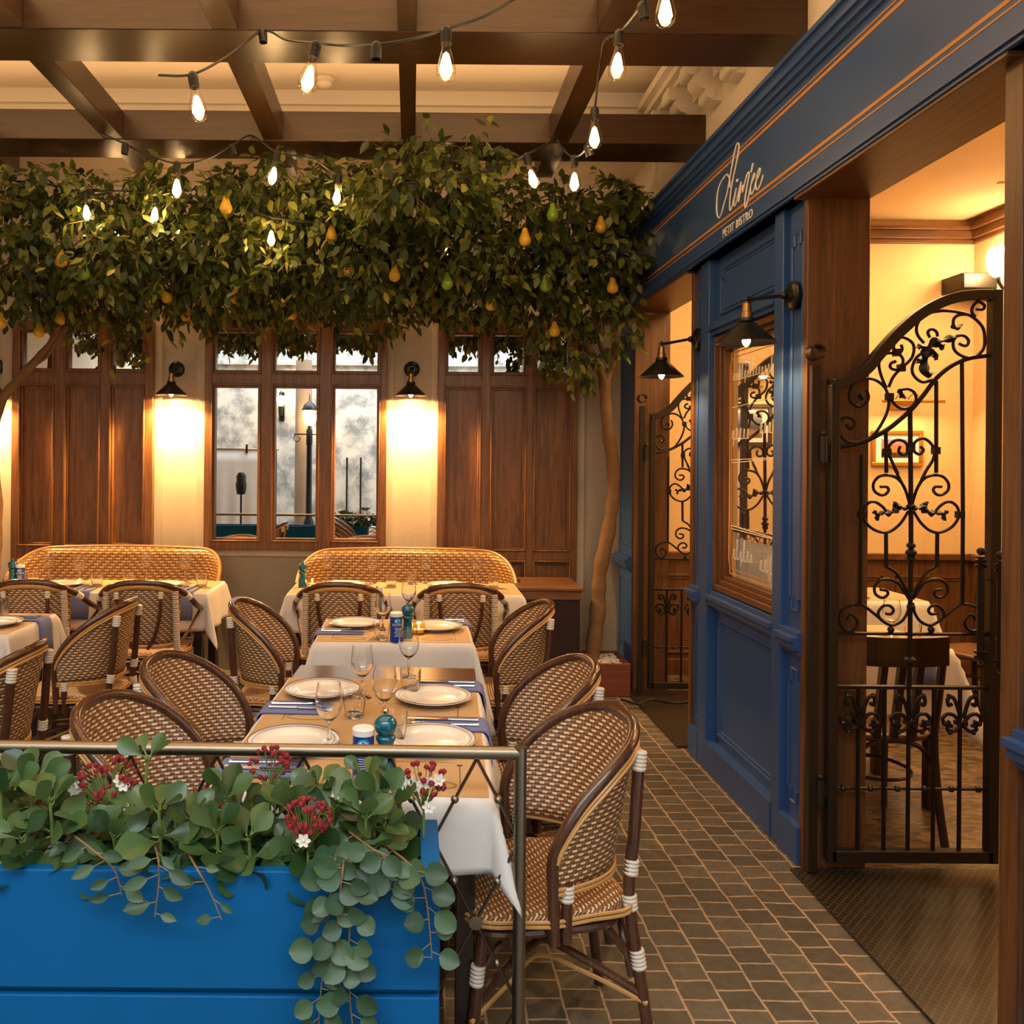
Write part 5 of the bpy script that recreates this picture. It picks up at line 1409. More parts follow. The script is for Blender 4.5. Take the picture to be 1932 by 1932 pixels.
def mk_tin(label):
    t = thing('salt_tin', label, 'salt tin', (0, 0, 0), 0, 'blue and white salt tins')
    R_ = 0.0285; h = 0.135
    MB().lathe([(0.0, 0), (R_, 0), (R_, h - 0.016)], 32).build('tin_body', M['tin_blue'], t)
    MB().lathe([(R_ + 0.0008, h - 0.018), (R_ + 0.0012, h - 0.003), (R_ - 0.002, h), (0.0, h)], 32).build('lid', M['white'], t)['label'] = 'white plastic lid'
    def wrap_on(me, z, rr):
        for v in me.vertices:
            a = -PI / 2 + v.co.x / rr; zz = z + v.co.y
            v.co = (rr * math.cos(a), rr * math.sin(a), zz)
    pat = MB(); n = 24
    rows = [[(0.017 * math.cos(a) * k_, 0.0135 * math.sin(a) * k_, 0) for a in [2 * PI * q / n for q in range(n)]] for k_ in (0.02, 0.5, 1.0)]
    o = pat.grid(rows, closed_u=True).build('label_sky', M['tin_sky'], t, smooth=False); wrap_on(o.data, 0.098, R_ + 0.0004)
    wh = MB().extrude_poly([(-0.013, -0.004, 0), (-0.006, -0.006, 0), (0.004, -0.006, 0), (0.011, -0.003, 0), (0.014, 0.003, 0), (0.010, 0.001, 0), (0.007, 0.004, 0), (0.0, 0.0065, 0), (-0.008, 0.005, 0), (-0.012, 0.001, 0)], (0, 0, 0.0001))
    o = wh.build('whale_mark', M['white'], t, smooth=False); wrap_on(o.data, 0.100, R_ + 0.0009)
    def lab(txt, size, z, name):
        o = textmesh(txt, size, name, M['white'], 0.0); o.parent = t; wrap_on(o.data, z, R_ + 0.0012); return o
    lab('BALEINE', 0.0145, 0.0765, 'tin_lettering')
    ln = MB()
    for k in range(7):
        w = 0.017 - 0.003 * (k % 3)
        rows = [[(-w + 2 * w * q / 10, 0.0009 * s_, 0) for q in range(11)] for s_ in (-1, 1)]
        g = MB().grid(rows)
        for v in g.v:
            a = -PI / 2 + v.x / R_; v.y, v.z, v.x = (R_ + 0.0007) * math.sin(a), 0.066 - 0.0062 * k + v.y, (R_ + 0.0007) * math.cos(a)
        b0 = len(ln.v); ln.v += g.v
        for f in g.f: ln.face([i + b0 for i in f])
    ln.build('fine_print', M['white'], t, smooth=False)
    return t
tin = mk_tin('blue salt tin with white lid on the front table, in front of the teal mill')
place(tin, on(685, 1468), 0.05)
dup(tin, on(747, 1210), 0.3, 'tall blue salt tin with white lid on the middle table')
dup(tin, on(38, 1104), 0.3, 'blue salt tin behind the teal mill at the far left')
def mk_candle(label):
    t = thing('tea_light', label, 'candle', (0, 0, 0), 0, 'lit tea lights in glass cups')
    MB().lathe([(0.0, 0), (0.029, 0), (0.031, 0.004), (0.033, 0.055), (0.0315, 0.055), (0.029, 0.008), (0.0, 0.006)], 24).build('glass_cup', M['candleglass'], t)
    MB().lathe([(0.0, 0.007), (0.024, 0.007), (0.024, 0.024), (0.0, 0.024)], 20).build('wax', M['wax'], t)
    MB().lathe([(0.0003, 0.0245), (0.003, 0.028), (0.004, 0.033), (0.002, 0.040), (0.0003, 0.045)], 10).build('flame', M['flame'], t)
    point('candle_light', (0, 0, 0.045), 0.35, (1, 0.5, 0.15), 0.01, t)
    return t
can = mk_candle('lit tea light in a glass cup on the middle table, right of the teal mill')
place(can, on(790, 1196)); dup(can, on(589, 1108), 0, 'lit tea light in a glass cup at the left end of the right bench table'); dup(can, on(40, 1112), 0, 'lit tea light in a glass cup at the far left')
dup(can, (-2.62, 5.52, TT), 0, 'lit tea light in a glass cup at the left end of the left bench table') if False else None

# small wooden side console by the right bench
sc_ = thing('side_console', 'low dark wooden side console between the right bench and the tree', 'side table', (0.93, 5.92, 0))
MB().box(-0.22, 0.24, -0.26, 0.26, 0.72, 0.745).build('top', M['wood_x'], sc_, bevel=0.005)
MB().box(-0.20, 0.22, -0.24, 0.24, 0.06, 0.66).build('cabinet', M['darkwood'], sc_, bevel=0.003)
MB().box(-0.21, 0.23, -0.25, 0.25, 0.66, 0.719).build('drawer', M['wood_x'], sc_, bevel=0.004)
for sx in (-0.18, 0.20):
    for sy in (-0.22, 0.22): MB().box(sx - 0.02, sx + 0.02, sy - 0.02, sy + 0.02, 0, 0.062).build('foot', M['darkwood'], sc_)
# =================================================================== TREES
def leaf_add(mb, base, d, length, width, fold=0.18, up=None, curl=0.12):
    """pointed leaf as one small folded blade"""
    d = d.normalized()
    a = Vector((0, 0, 1)) if up is None else up
    s_ = d.cross(a)
    if s_.length < 1e-4: s_ = Vector((1, 0, 0))
    s_.normalize(); n = s_.cross(d).normalized()
    b = len(mb.v); L_, W_ = length, width / 2
    mb.v += [base, base + d * L_ * 0.35 - n * fold * W_, base + d * L_ * 0.70 - n * (fold * W_ * 0.7 + curl * L_ * 0.1), base + d * L_ - n * curl * L_,
             base + d * L_ * 0.32 + s_ * W_, base + d * L_ * 0.68 + s_ * W_ * 0.72 - n * curl * L_ * 0.3, base + d * L_ * 0.32 - s_ * W_, base + d * L_ * 0.68 - s_ * W_ * 0.72 - n * curl * L_ * 0.3]
    for q in ((0, 4, 1), (0, 1, 6), (1, 4, 5, 2), (6, 1, 2, 7), (2, 5, 3), (7, 2, 3)): mb.face([b + i for i in q])
def rvec(rg):
    while True:
        v = Vector((rg.uniform(-1, 1), rg.uniform(-1, 1), rg.uniform(-1, 1)))
        if 0.05 < v.length < 1: return v.normalized()
def crown(name, parent, blobs, seed, lsize=0.075, density=1.0):
    """blobs: (centre, radii, count) in world space"""
    rg = random.Random(seed); mb = MB(); tw = MB(); o0 = parent.location
    for c, r, n in blobs:
        c = Vector(c); k = int(n * density)
        made = 0
        while made < k:
            v = rvec(rg); q = rg.uniform(0.35, 1.0) ** 0.5
            p = c + Vector((v.x * r[0], v.y * r[1], v.z * r[2])) * q
            made += 0.2
            if p.x > (1.445 if p.z > 2.6 else 1.45) or p.y > 6.22 or (3.34 < p.z < 3.66 and (4.68 < p.y < 5.08 or 3.48 < p.y < 3.86)): continue
            p = p - o0
            # a short twig carries three to five drooping leaves
            dirn = (Vector((v.x, v.y * 0.6 - 0.2, v.z * 0.35 - 0.55)) + rvec(rg) * 0.55).normalized()
            tl = rg.uniform(0.07, 0.16)
            m = rg.randint(3, 5)
            end = p + dirn * tl
            if rg.random() < 0.5: tw.tube([p, end], [0.0022, 0.0012], 3)
            for j in range(m):
                t = (j + 1) / m
                side = rvec(rg); side = (side - dirn * side.dot(dirn)).normalized()
                ld = (dirn * 0.5 + side * 0.7 + Vector((0, 0, -0.45))).normalized()
                up = (Vector((0, -0.35, 0.9)) + rvec(rg) * 0.6).normalized()
                ln = lsize * rg.uniform(0.7, 1.15)
                leaf_add(mb, p + dirn * tl * t, ld, ln, ln * rg.uniform(0.46, 0.60), 0.25, up)
            made += m
    f = mb.build('foliage', M['leaf'], parent, angle=3)
    tw.build('twigs', M['stembrown'], parent)
    return f
def branchy(parent, segs, name='trunk'):
    mb = MB()
    for pts, rs in segs:
        w3 = [Vector(p) - parent.location for p in pts]
        path = spline(w3, 6)
        n = len(path); rad = []
        for i in range(n):
            t = i / (n - 1); rad.append((rs[0] + (rs[1] - rs[0]) * t) * (1 + 0.09 * math.sin(i * 1.7) + 0.05 * math.sin(i * 0.6 + 1)))
        mb.tube(path, rad, 14)
    return mb.build(name, M['bark'], parent)
def blob(px, py, d, rx, ry, rd, n):
    s_ = d / FPX
    return (P(px, py, d), (rx * s_, rd, ry * s_), n)
YT = 5.92
tb = P(1121, 1238, YT)
tree = thing('potted_fig_tree', 'leafy fruit tree with slender trunk rooted in the red brown box by the far doorway', 'tree', (tb.x, tb.y, 0.17), 0, 'leafy trees')
branchy(tree, [([tb + Vector((-0.01, 0, -0.10)), P(1118, 1238, YT), P(1128, 1150, YT), P(1132, 1080, YT), P(1150, 990, YT), P(1158, 900, YT), P(1146, 800, YT), P(1140, 715, YT)], (0.058, 0.040)),
               ([P(1141, 720, YT), P(1118, 670, YT - 0.02), P(1098, 630, YT - 0.05), P(1088, 570, YT - 0.05), P(1040, 500, YT - 0.2)], (0.030, 0.014)),
               ([P(1141, 722, YT), P(1158, 680, YT), P(1160, 630, YT - 0.02), P(1150, 560, YT - 0.1), P(1165, 480, YT - 0.2)], (0.034, 0.014)),
               ([P(1152, 690, YT), P(1132, 650, YT), P(1120, 590, YT - 0.1), P(1130, 520, YT - 0.15)], (0.020, 0.010)),
               ([P(1098, 630, YT - 0.05), P(1000, 545, YT - 0.2), P(880, 500, YT - 0.4), P(760, 470, YT - 0.5), P(640, 480, YT - 0.5)], (0.022, 0.010)),
               ([P(900, 505, 5.5), P(850, 430, 5.0), P(800, 350, 4.6), P(900, 275, 4.5)], (0.012, 0.005))])
crown('foliage', tree, [
    blob(1150, 445, 5.5, 95, 95, 0.42, 900), blob(1050, 450, 5.4, 100, 105, 0.45, 1100), blob(940, 440, 5.3, 95, 110, 0.5, 1100), blob(830, 430, 5.2, 95, 115, 0.5, 1200), blob(720, 435, 5.1, 95, 115, 0.5, 1200), blob(640, 440, 5.2, 80, 110, 0.5, 900),
    blob(1120, 540, 5.6, 95, 70, 0.35, 600), blob(1000, 535, 5.6, 90, 60, 0.4, 600), blob(880, 530, 5.6, 90, 55, 0.4, 600), blob(760, 530, 5.6, 90, 50, 0.4, 600), blob(650, 530, 5.6, 80, 50, 0.4, 500),
    blob(790, 335, 4.42, 110, 65, 0.24, 520), blob(905, 280, 4.45, 42, 30, 0.15, 70), blob(855, 315, 4.45, 65, 50, 0.2, 190), blob(780, 270, 4.45, 35, 22, 0.12, 50), blob(1215, 410, 5.6, 40, 70, 0.25, 240), blob(1225, 520, 5.6, 35, 55, 0.25, 170),
    blob(1050, 640, 5.8, 50, 45, 0.25, 190), blob(1085, 690, 5.75, 35, 30, 0.15, 90), blob(1160, 620, 5.75, 30, 45, 0.2, 90), blob(700, 590, 6.0, 60, 32, 0.2, 130), blob(820, 580, 6.0, 70, 22, 0.2, 110), blob(950, 585, 6.0, 70, 28, 0.2, 150), blob(1180, 365, 5.7, 30, 40, 0.2, 90), blob(640, 350, 5.0, 60, 40, 0.3, 160)], 11, 0.080)
# its planter box
pbx = thing('tree_planter', 'red brown wooden planter box of white pebbles holding the tree trunk', 'planter box', (P(1114, 1290, 5.9).x, 5.9, 0))
bw, bd_, bh = 0.23, 0.20, 0.225
bx = MB()
bx.box(-bw, bw, -bd_, -bd_ + 0.02, 0, bh); bx.box(-bw, bw, bd_ - 0.02, bd_, 0, bh); bx.box(-bw, -bw + 0.02, -bd_ + 0.02, bd_ - 0.02, 0, bh); bx.box(bw - 0.02, bw, -bd_ + 0.02, bd_ - 0.02, 0, bh); bx.box(-bw + 0.02, bw - 0.02, -bd_ + 0.02, bd_ - 0.02, 0, 0.05)
bx.build('box', M['terracotta_wood'], pbx, bevel=0.004)
pb = MB(); rg = random.Random(3)
for i in range(420):
    pb.ball((rg.uniform(-bw + 0.03, bw - 0.03), rg.uniform(-bd_ + 0.03, bd_ - 0.03), 0.195 + rg.uniform(0, 0.012)), rg.uniform(0.009, 0.015), 6, sz=0.7)
pb.box(-bw + 0.02, bw - 0.02, -bd_ + 0.02, bd_ - 0.02, 0.05, 0.19)
pebo = pb.build('pebbles', M['pebble'], pbx)
pebo['kind'] = 'stuff'
# the left tree, its trunk just outside the frame
tl_ = thing('fig_tree', 'leafy tree leaning in from the left edge, its bare branch crossing the panelled door', 'tree', (P(-30, 1270, 5.9).x, 5.9, 0), 0, 'leafy trees')
branchy(tl_, [([P(-30, 1290, 5.9), P(-12, 1080, 5.9), P(-8, 950, 5.9), P(-14, 840, 5.9), P(0, 762, 5.88), P(45, 705, 5.85), P(95, 650, 5.8), P(125, 590, 5.7), P(200, 540, 5.6), P(330, 510, 5.5)], (0.050, 0.016)),
              ([P(2, 758, 5.88), P(-20, 690, 5.85), P(-30, 600, 5.8)], (0.03, 0.016)),
              ([P(60, 692, 5.84), P(90, 672, 5.8), P(108, 640, 5.78)], (0.010, 0.007))])
crown('foliage', tl_, [
    blob(20, 440, 5.2, 90, 115, 0.5, 900), blob(130, 450, 5.2, 95, 110, 0.5, 1100), blob(240, 450, 5.2, 95, 110, 0.5, 1100), blob(350, 440, 5.2, 95, 110, 0.5, 1100), blob(460, 440, 5.2, 95, 115, 0.5, 1100), blob(560, 440, 5.2, 90, 110, 0.5, 1000),
    blob(60, 540, 5.6, 90, 50, 0.4, 400), blob(170, 532, 5.6, 90, 50, 0.4, 500), blob(290, 535, 5.6, 90, 50, 0.4, 550), blob(410, 535, 5.6, 90, 50, 0.4, 550), blob(530, 532, 5.6, 90, 50, 0.4, 550),
    blob(190, 615, 5.9, 60, 28, 0.2, 140), blob(310, 590, 6.0, 70, 24, 0.2, 120), blob(440, 590, 6.0, 60, 34, 0.2, 150), blob(560, 588, 6.0, 60, 28, 0.2, 130), blob(250, 655, 6.0, 30, 25, 0.1, 40),
    blob(350, 350, 5.0, 120, 35, 0.3, 220), blob(520, 340, 5.0, 110, 40, 0.3, 240), blob(100, 350, 5.0, 110, 35, 0.3, 220)], 23, 0.080)
# pears hanging among the leaves
def mk_pear(name, material, label, grp):
    t = thing(name, label, 'pear', (0, 0, 0), 0, grp)
    MB().lathe([(0.0003, -0.062), (0.012, -0.061), (0.027, -0.052), (0.0345, -0.036), (0.0335, -0.020), (0.026, -0.002), (0.019, 0.016), (0.0165, 0.030), (0.012, 0.040), (0.0003, 0.043)], 18).build('fruit', material, t, angle=3)
    MB().tube([(0, 0, 0.041), (0.003, 0, 0.056), (0.010, 0.002, 0.072)], 0.002, 5).build('stalk', M['stembrown'], t)
    return t
yp = None
for px, py, d, rz, lab in ((627, 442, 4.85, 0, 'under the topmost middle bulb'), (988, 448, 4.80, 1, 'large, in the leaves right of centre'), (80, 622, 5.6, 2, 'lowest of the three by the left branch'), (120, 598, 5.55, 3, 'middle one of the three by the left branch'), (167, 578, 5.5, 4, 'highest of the three by the left branch'),
                           (449, 558, 5.3, 5, 'above the wall left of the mirror window'), (319, 556, 5.3, 6, 'above the left wall sconce'), (553, 588, 5.6, 1.5, 'above the mirror window middle'), (1044, 620, 5.55, 2.5, 'tilted, above the right panelled door'), (1152, 538, 5.25, 3.5, 'near the tree trunk below the fascia'),
                           (745, 515, 4.95, 4.5, 'in the dense middle of the canopy'), (660, 505, 4.95, 5.5, 'left of the dense middle of the canopy'), (430, 388, 4.7, 0.5, 'high left under the sagging string'), (925, 570, 5.3, 1.2, 'under the canopy before the right sconce'), (8, 605, 5.3, 2.2, 'at the very left edge'), (122, 488, 4.9, 3.2, 'left, below the leftmost hidden bulb'), (1130, 425, 5.1, 4.2, 'high right below the fascia corner'), (355, 592, 5.7, 1.9, 'beside the left sconce plate')):
    lb = 'yellow pear hanging ' + lab
    p = P(px, py, d); p.y -= 0.05
    if yp is None: yp = mk_pear('yellow_pear', M['pear_y'], lb, 'yellow pears in the trees'); place(yp, p, rz)
    else: dup(yp, p, rz, lb)
gp = None
for px, py, d, rz, lab in ((1040, 402, 4.85, 0, 'below the paired right bulbs'), (843, 530, 4.95, 1, 'above the gap between mirror window and right door'), (765, 462, 4.9, 2, 'in the middle of the canopy'), (1027, 535, 5.15, 3, 'before the right panelled door top'), (165, 512, 4.95, 4, 'at the left of the canopy')):
    lb = 'green pear hanging ' + lab
    p = P(px, py, d); p.y -= 0.05
    if gp is None: gp = mk_pear('green_pear', M['pear_g'], lb, 'green pears in the trees'); place(gp, p, rz)
    else: dup(gp, p, rz, lb)

# =================================================================== PLANTER AND RAILING IN FRONT
PZT = 0.745; PY0, PY1 = 1.735, 1.995; PXR = 0.066; PXL = -2.9
pl = thing('planter_box', 'long bright blue wooden planter box of boards in front of the railing', 'planter box', (-0.9, 1.86, 0))
o_ = Matrix.Translation((0.9, -1.86, 0))
for (z0, z1, dy, nm) in ((PZT - 0.245, PZT, 0.0, 'front_board'), (PZT - 0.50, PZT - 0.262, 0.004, 'front_board'), (0.02, PZT - 0.515, 0.004, 'front_board')):
    MB().box(PXL, PXR, PY0 + dy, PY0 + 0.026, z0, z1, mat=o_).build(nm, M['blue_planter'], pl, bevel=0.003)
q = MB(); q.box(PXR - 0.04, PXR + 0.002, PY0 + 0.027, PY1, 0.02, PZT + 0.0, mat=o_); q.build('end_board', M['blue_planter'], pl, bevel=0.003); q = MB(); q.box(PXL, PXL + 0.03, PY0 + 0.027, PY1, 0.02, PZT, mat=o_); q.build('end_board', M['blue_planter'], pl, bevel=0.003)
MB().box(PXL + 0.03, PXR - 0.04, PY1 - 0.024, PY1, 0.02, PZT, mat=o_).build('back_board', M['blue_planter'], pl, bevel=0.003)
MB().box(PXL + 0.02, PXR - 0.02, PY0 + 0.022, PY0 + 0.03, 0.02, PZT - 0.03, mat=o_).build('backing', M['blue_planter'], pl)
MB().box(PXL + 0.03, PXR - 0.04, PY0 + 0.031, PY1 - 0.025, 0.05, PZT - 0.075, mat=o_).build('soil', M['soil'], pl)
# railing
YR = 2.045
ra, rb_ = P(982, 1421, YR), P(-60, 1401, YR + 0.02)
zr = ra.z
rail = thing('railing', 'brushed bronze railing with crossed rods and ball joints behind the blue planter', 'railing', (ra.x, YR, 0))
tr = MB(); tr.tube([(0, 0, zr), (-3.2, 0.02, rb_.z - 0.0)], 0.0158, 16); tr.build('top_rail', M['brushed'], rail)
ps = MB(); ps.tube([(0, 0, 0.0), (0, 0, zr + 0.0155)], 0.0158, 16); ps.build('post', M['brushed'], rail)
po = MB(); po.tube([(-3.15, 0.02, 0.0), (-3.15, 0.02, zr)], 0.0158, 16); po.build('post', M['brushed'], rail)
dw, dh = 0.106, 0.20
rod = MB(); bj = MB().ball((0, 0, 0), 0.0105, 10); dj = MB().lathe([(0.0, -0.007), (0.017, -0.006), (0.018, 0.0), (0.017, 0.006), (0.0, 0.007)], 16, mat=Matrix.Rotation(PI / 2, 3, 'X'))
bjo = djo = None
ztop = zr - 0.016
k = 0
x = 0.0
ncell = 6
for c_ in range(ncell):
    xa, xm, xb = -2 * dw * c_, -2 * dw * c_ - dw, -2 * dw * (c_ + 1)
    for lv in range(2):
        z0, z1, z2 = ztop - 2 * dh * lv, ztop - 2 * dh * lv - dh, ztop - 2 * dh * (lv + 1)
        for (p_, q_) in (((xm, z0), (xa, z1)), ((xm, z0), (xb, z1)), ((xa, z1), (xm, z2)), ((xb, z1), (xm, z2))):
            rod.tube([(p_[0], 0.005, p_[1]), (q_[0], 0.005, q_[1])], 0.0042, 6)
            o = bj.build('ball_joint', M['brushed'], rail) if bjo is None else bjo.copy()
            if bjo is None: bjo = o
            else: COL.objects.link(o); o.parent = rail
            o.location = ((p_[0] + q_[0]) / 2, 0.005, (p_[1] + q_[1]) / 2)
        o = dj.build('disc_joint', M['brushed'], rail) if djo is None else djo.copy()
        if djo is None: djo = o
        else: COL.objects.link(o); o.parent = rail
        o.location = (xm, 0.005, z2)
rod.build('crossed_rods', M['rod_metal'], rail)

# ------------------------------------------------------------------ plants of the planter
def bigleaf(mb, base, d, up, L_, W_, shape='ob', curl=0.25):
    """cupped obovate or round leaf, 3 x 6 patch"""
    d = d.normalized(); s_ = d.cross(up)
    if s_.length < 1e-4: s_ = Vector((1, 0, 0))
    s_.normalize(); n = s_.cross(d).normalized()
    prof = {'ob': [0.08, 0.30, 0.62, 0.92, 1.0, 0.80, 0.30], 'round': [0.25, 0.78, 0.98, 1.0, 0.90, 0.66, 0.15], 'long': [0.1, 0.6, 0.95, 1.0, 0.85, 0.55, 0.05]}[shape]
    rows = []
    for i, w in enumerate(prof):
        t = i / 6
        c = base + d * (L_ * t) - n * (curl * L_ * t * t * 0.5)
        h = W_ / 2 * w
        rows.append([c - s_ * h + n * h * 0.22, c - s_ * h * 0.5 + n * h * 0.05, c - n * h * 0.02, c + s_ * h * 0.5 + n * h * 0.05, c + s_ * h + n * h * 0.22])
    mb.grid(rows)
def sprig(label, base, height, lean, seed, nwh=3, L_=0.085, spread=0.9):
    """upright stem with whorls of broad cupped leaves"""
    rg = random.Random(seed)
    t = thing('leafy_sprig', label, 'plant', base, 0, 'broad leaved sprigs in the planter')
    lm = MB(); sm_ = MB()
    top = Vector((lean[0], lean[1], height))
    path = spline([(0, 0, -0.10), (lean[0] * 0.2, lean[1] * 0.2, height * 0.45), top], 6)
    sm_.tube(path, [0.006 - 0.003 * i / len(path) for i in range(len(path))], 7)
    for w_ in range(nwh):
        f = 1 - w_ * 0.27
        c = path[max(0, min(len(path) - 1, int((len(path) - 1) * f)))]
        k = 5 if w_ == 0 else 6
        a0 = rg.uniform(0, 6.28)
        for j in range(k):
            a = a0 + 2 * PI * j / k + rg.uniform(-0.25, 0.25)
            el = rg.uniform(0.55, 0.95) if w_ == 0 else rg.uniform(-0.15, 0.5)
            d = Vector((math.cos(a) * math.cos(el), math.sin(a) * math.cos(el), math.sin(el)))
            st = c + Vector((0, 0, rg.uniform(-0.012, 0.006)))
            b2 = st + d * 0.016
            sm_.tube([st, b2], 0.0022, 4)
            l = L_ * rg.uniform(0.8, 1.12) * (0.85 if w_ == 0 else 1.0)
            bigleaf(lm, b2, d, Vector((0, -0.75, 0.8)) + rvec(rg) * 0.6, l, l * rg.uniform(0.66, 0.80), 'ob', rg.uniform(0.1, 0.45))
    lm.build('leaves', M['bigleaf'], t, angle=3); sm_.build('stem', M['stemgreen'], t)
    return t
SZ = PZT - 0.08
def pot(px, py, d): 
    p = P(px, py, d); return (p.x, p.y, SZ)
def sp(label, px, pytop, d, seed, lean=(0.0, -0.02), nwh=4, L_=0.082):
    p = P(px, pytop, d); h = p.z - SZ - 0.03
    return sprig(label, (p.x - lean[0], p.y - lean[1], SZ), h, lean, seed, nwh, L_)
sp('tall leafy sprig rising above the railing left of centre', 278, 1405, 1.85, 1, (0.01, -0.01), 3, 0.066)
sp('leafy sprig at the left edge, its leaves against the railing', 65, 1445, 1.88, 2, (0.02, -0.02), 3)
sp('leafy sprig left of the first red flowers', 0, 1470, 1.82, 3, (0.0, -0.02), 3)
sp('low leafy sprig below the first red flowers', 165, 1540, 1.80, 4, (0.02, -0.03), 3)
sp('leafy sprig in the middle, right of the tall sprig', 425, 1475, 1.84, 5, (-0.01, -0.03), 4, 0.074)
sp('low leafy sprig in front of the middle one', 470, 1555, 1.77, 6, (0.0, -0.02), 3, 0.070)
sp('narrow leafy sprig behind the upright red flowers', 600, 1462, 1.90, 7, (0.02, 0.0), 3, 0.062)
sp('bushy leafy sprig at the right end of the planter', 712, 1470, 1.82, 8, (0.01, -0.03), 4, 0.074)
sp('leafy sprig poking above the railing before the salt tin', 690, 1440, 1.88, 9, (-0.01, 0.0), 2, 0.066)
sp('low leafy sprig at the planter corner', 722, 1540, 1.84, 10, (0.01, -0.02), 3, 0.066)
sp('low leafy sprig above the front board left of the hanging vine', 560, 1580, 1.80, 11, (0.0, -0.03), 3, 0.070)
sp('low leafy sprig between the tall one and the planter front', 330, 1560, 1.81, 12, (0.0, -0.03), 4, 0.072)
sp('leafy sprig deep in the planter left', 110, 1580, 1.86, 13, (0.0, -0.03), 3, 0.070)
sp('leafy sprig deep in the planter centre', 390, 1590, 1.88, 14, (0.0, -0.02), 3, 0.070)
sp('leafy sprig deep in the planter right', 660, 1560, 1.90, 15, (0.0, -0.02), 3, 0.070)
sp('leafy sprig low at the far left front', 40, 1560, 1.78, 16, (0.0, -0.02), 3, 0.074)
sp('leafy sprig behind the low middle leaves', 520, 1520, 1.92, 17, (0.0, 0.0), 3, 0.068)
sp('leafy sprig behind the tall sprig at the railing', 235, 1520, 1.92, 18, (0.0, 0.0), 3, 0.068)
for k, (px, py, d) in enumerate(((20, 1490, 1.92), (95, 1490, 1.79), (150, 1500, 1.92), (215, 1555, 1.79), (260, 1545, 1.86), (300, 1500, 1.78), (360, 1520, 1.83), (410, 1545, 1.78), (455, 1500, 1.92), (500, 1575, 1.84), (545, 1500, 1.84), (600, 1590, 1.79), (630, 1500, 1.86), (690, 1520, 1.78), (735, 1490, 1.90), (-60, 1500, 1.85), (-120, 1470, 1.85))):
    wh = ['at the left end', 'left, by the white blossoms', 'behind the first red flowers', 'left, low at the front board', 'under the tall sprig', 'before the tall sprig', 'right of the tall sprig', 'front, left of the middle', 'at the back, near the middle', 'low in the middle', 'left of the round red flowers', 'below the round red flowers', 'right of the round red flowers', 'before the right bushy sprig', 'behind the right bushy sprig', 'just outside the left edge', 'outside the left edge, second'][k]
    sp('short broad leaved sprig ' + wh, px, py, d, 40 + k, (0.0, -0.02), 3, 0.078)
def flowers(label, px, py, d, seed, n=34, R_=0.05, white=0, name='red_flower'):
    rg = random.Random(seed); c = P(px, py, d)
    t = thing(name, label, 'flowers', (c.x, c.y, SZ), 0, 'sprays of small red flowers')
    h = c.z - SZ; be = MB(); sm_ = MB(); wp = MB()
    fork = Vector((0, 0, h - R_ * 1.5)); sm_.tube([(0, 0.0, -0.08), fork], 0.003, 6)
    for i in range(n):
        v = rvec(rg); p = Vector((v.x * R_, v.y * R_ * 0.7, h + v.z * R_ * 0.75)) 
        sm_.tube([fork, fork.lerp(p, 0.5) + Vector((0, 0, 0.006)), p], 0.0009, 4)
        rr = rg.uniform(0.0045, 0.0075); be.ball(p, rr, 6)
        for q in range(5):
            w = rvec(rg); be.ball(p + w * rr * 0.7, rr * 0.45, 5)
    be.build('red_heads', M['redberry'], t); sm_.build('stems', M['stemgreen'], t)
    for i in range(white):
        v = rvec(rg); p = Vector((v.x * R_ * 1.2, -abs(v.y) * R_ * 0.6, h - R_ * 0.5 + v.z * R_ * 0.8))
        for q in range(6):
            a = 2 * PI * q / 6; bigleaf(wp, p, Vector((math.cos(a), -0.35, math.sin(a))), Vector((0, -1, 0)), 0.016, 0.010, 'ob', 0.2)
        wp.ball(p + Vector((0, -0.004, 0)), 0.004, 6)
    if white: wp.build('white_blossom', M['petal'], t)['label'] = 'white blossoms'
    return t
flowers('red flower spray with white blossoms at the left of the planter', 205, 1470, 1.86, 1, 52, 0.062, 6)
flowers('red flower spray standing against the blue napkin behind the railing', 510, 1440, 1.92, 2, 30, 0.048, 0)
flowers('dense round red flower spray hanging over the planter middle', 582, 1540, 1.76, 3, 70, 0.047, 1)
flowers('loose red flower spray with white blossoms at the right planter end', 800, 1470, 1.90, 4, 34, 0.050, 7)
flowers('few red buds low in the leaves at the centre', 400, 1500, 1.90, 5, 10, 0.04, 0)
def vine(label, pts, seed, n, L_=0.042, shape='round'):
    rg = random.Random(seed); w3 = [Vector(p) for p in pts]
    t = thing('trailing_vine', label, 'vine', w3[0], 0, 'eucalyptus vines over the planter front')
    path = spline([p - w3[0] for p in w3], 10); sm_ = MB(); lm = MB()
    sm_.tube(path, [0.0026 - 0.0014 * i / len(path) for i in range(len(path))], 6)
    for j in range(n):
        f = 0.08 + 0.92 * j / (n - 1); i = min(len(path) - 2, int(f * (len(path) - 1)))
        p = path[i]; s_ = 1 if j % 2 else -1
        d = Vector((s_ * rg.uniform(0.5, 1.0), -rg.uniform(0.1, 0.45), rg.uniform(-0.6, 0.15))).normalized()
        e = p + d * rg.uniform(0.012, 0.024)
        sm_.tube([p, e], 0.0011, 4)
        l = L_ * rg.uniform(0.72, 1.12)
        bigleaf(lm, e, d, Vector((rg.uniform(-0.4, 0.4), -1, rg.uniform(0.0, 0.7))), l, l * (rg.uniform(0.85, 1.0) if shape == 'round' else rg.uniform(0.48, 0.6)), shape, rg.uniform(-0.1, 0.3))
    lm.build('leaves', M['eucleaf'], t, angle=3); sm_.build('stem', M['stembrown'], t)
    return t
yv = PY0 - 0.035
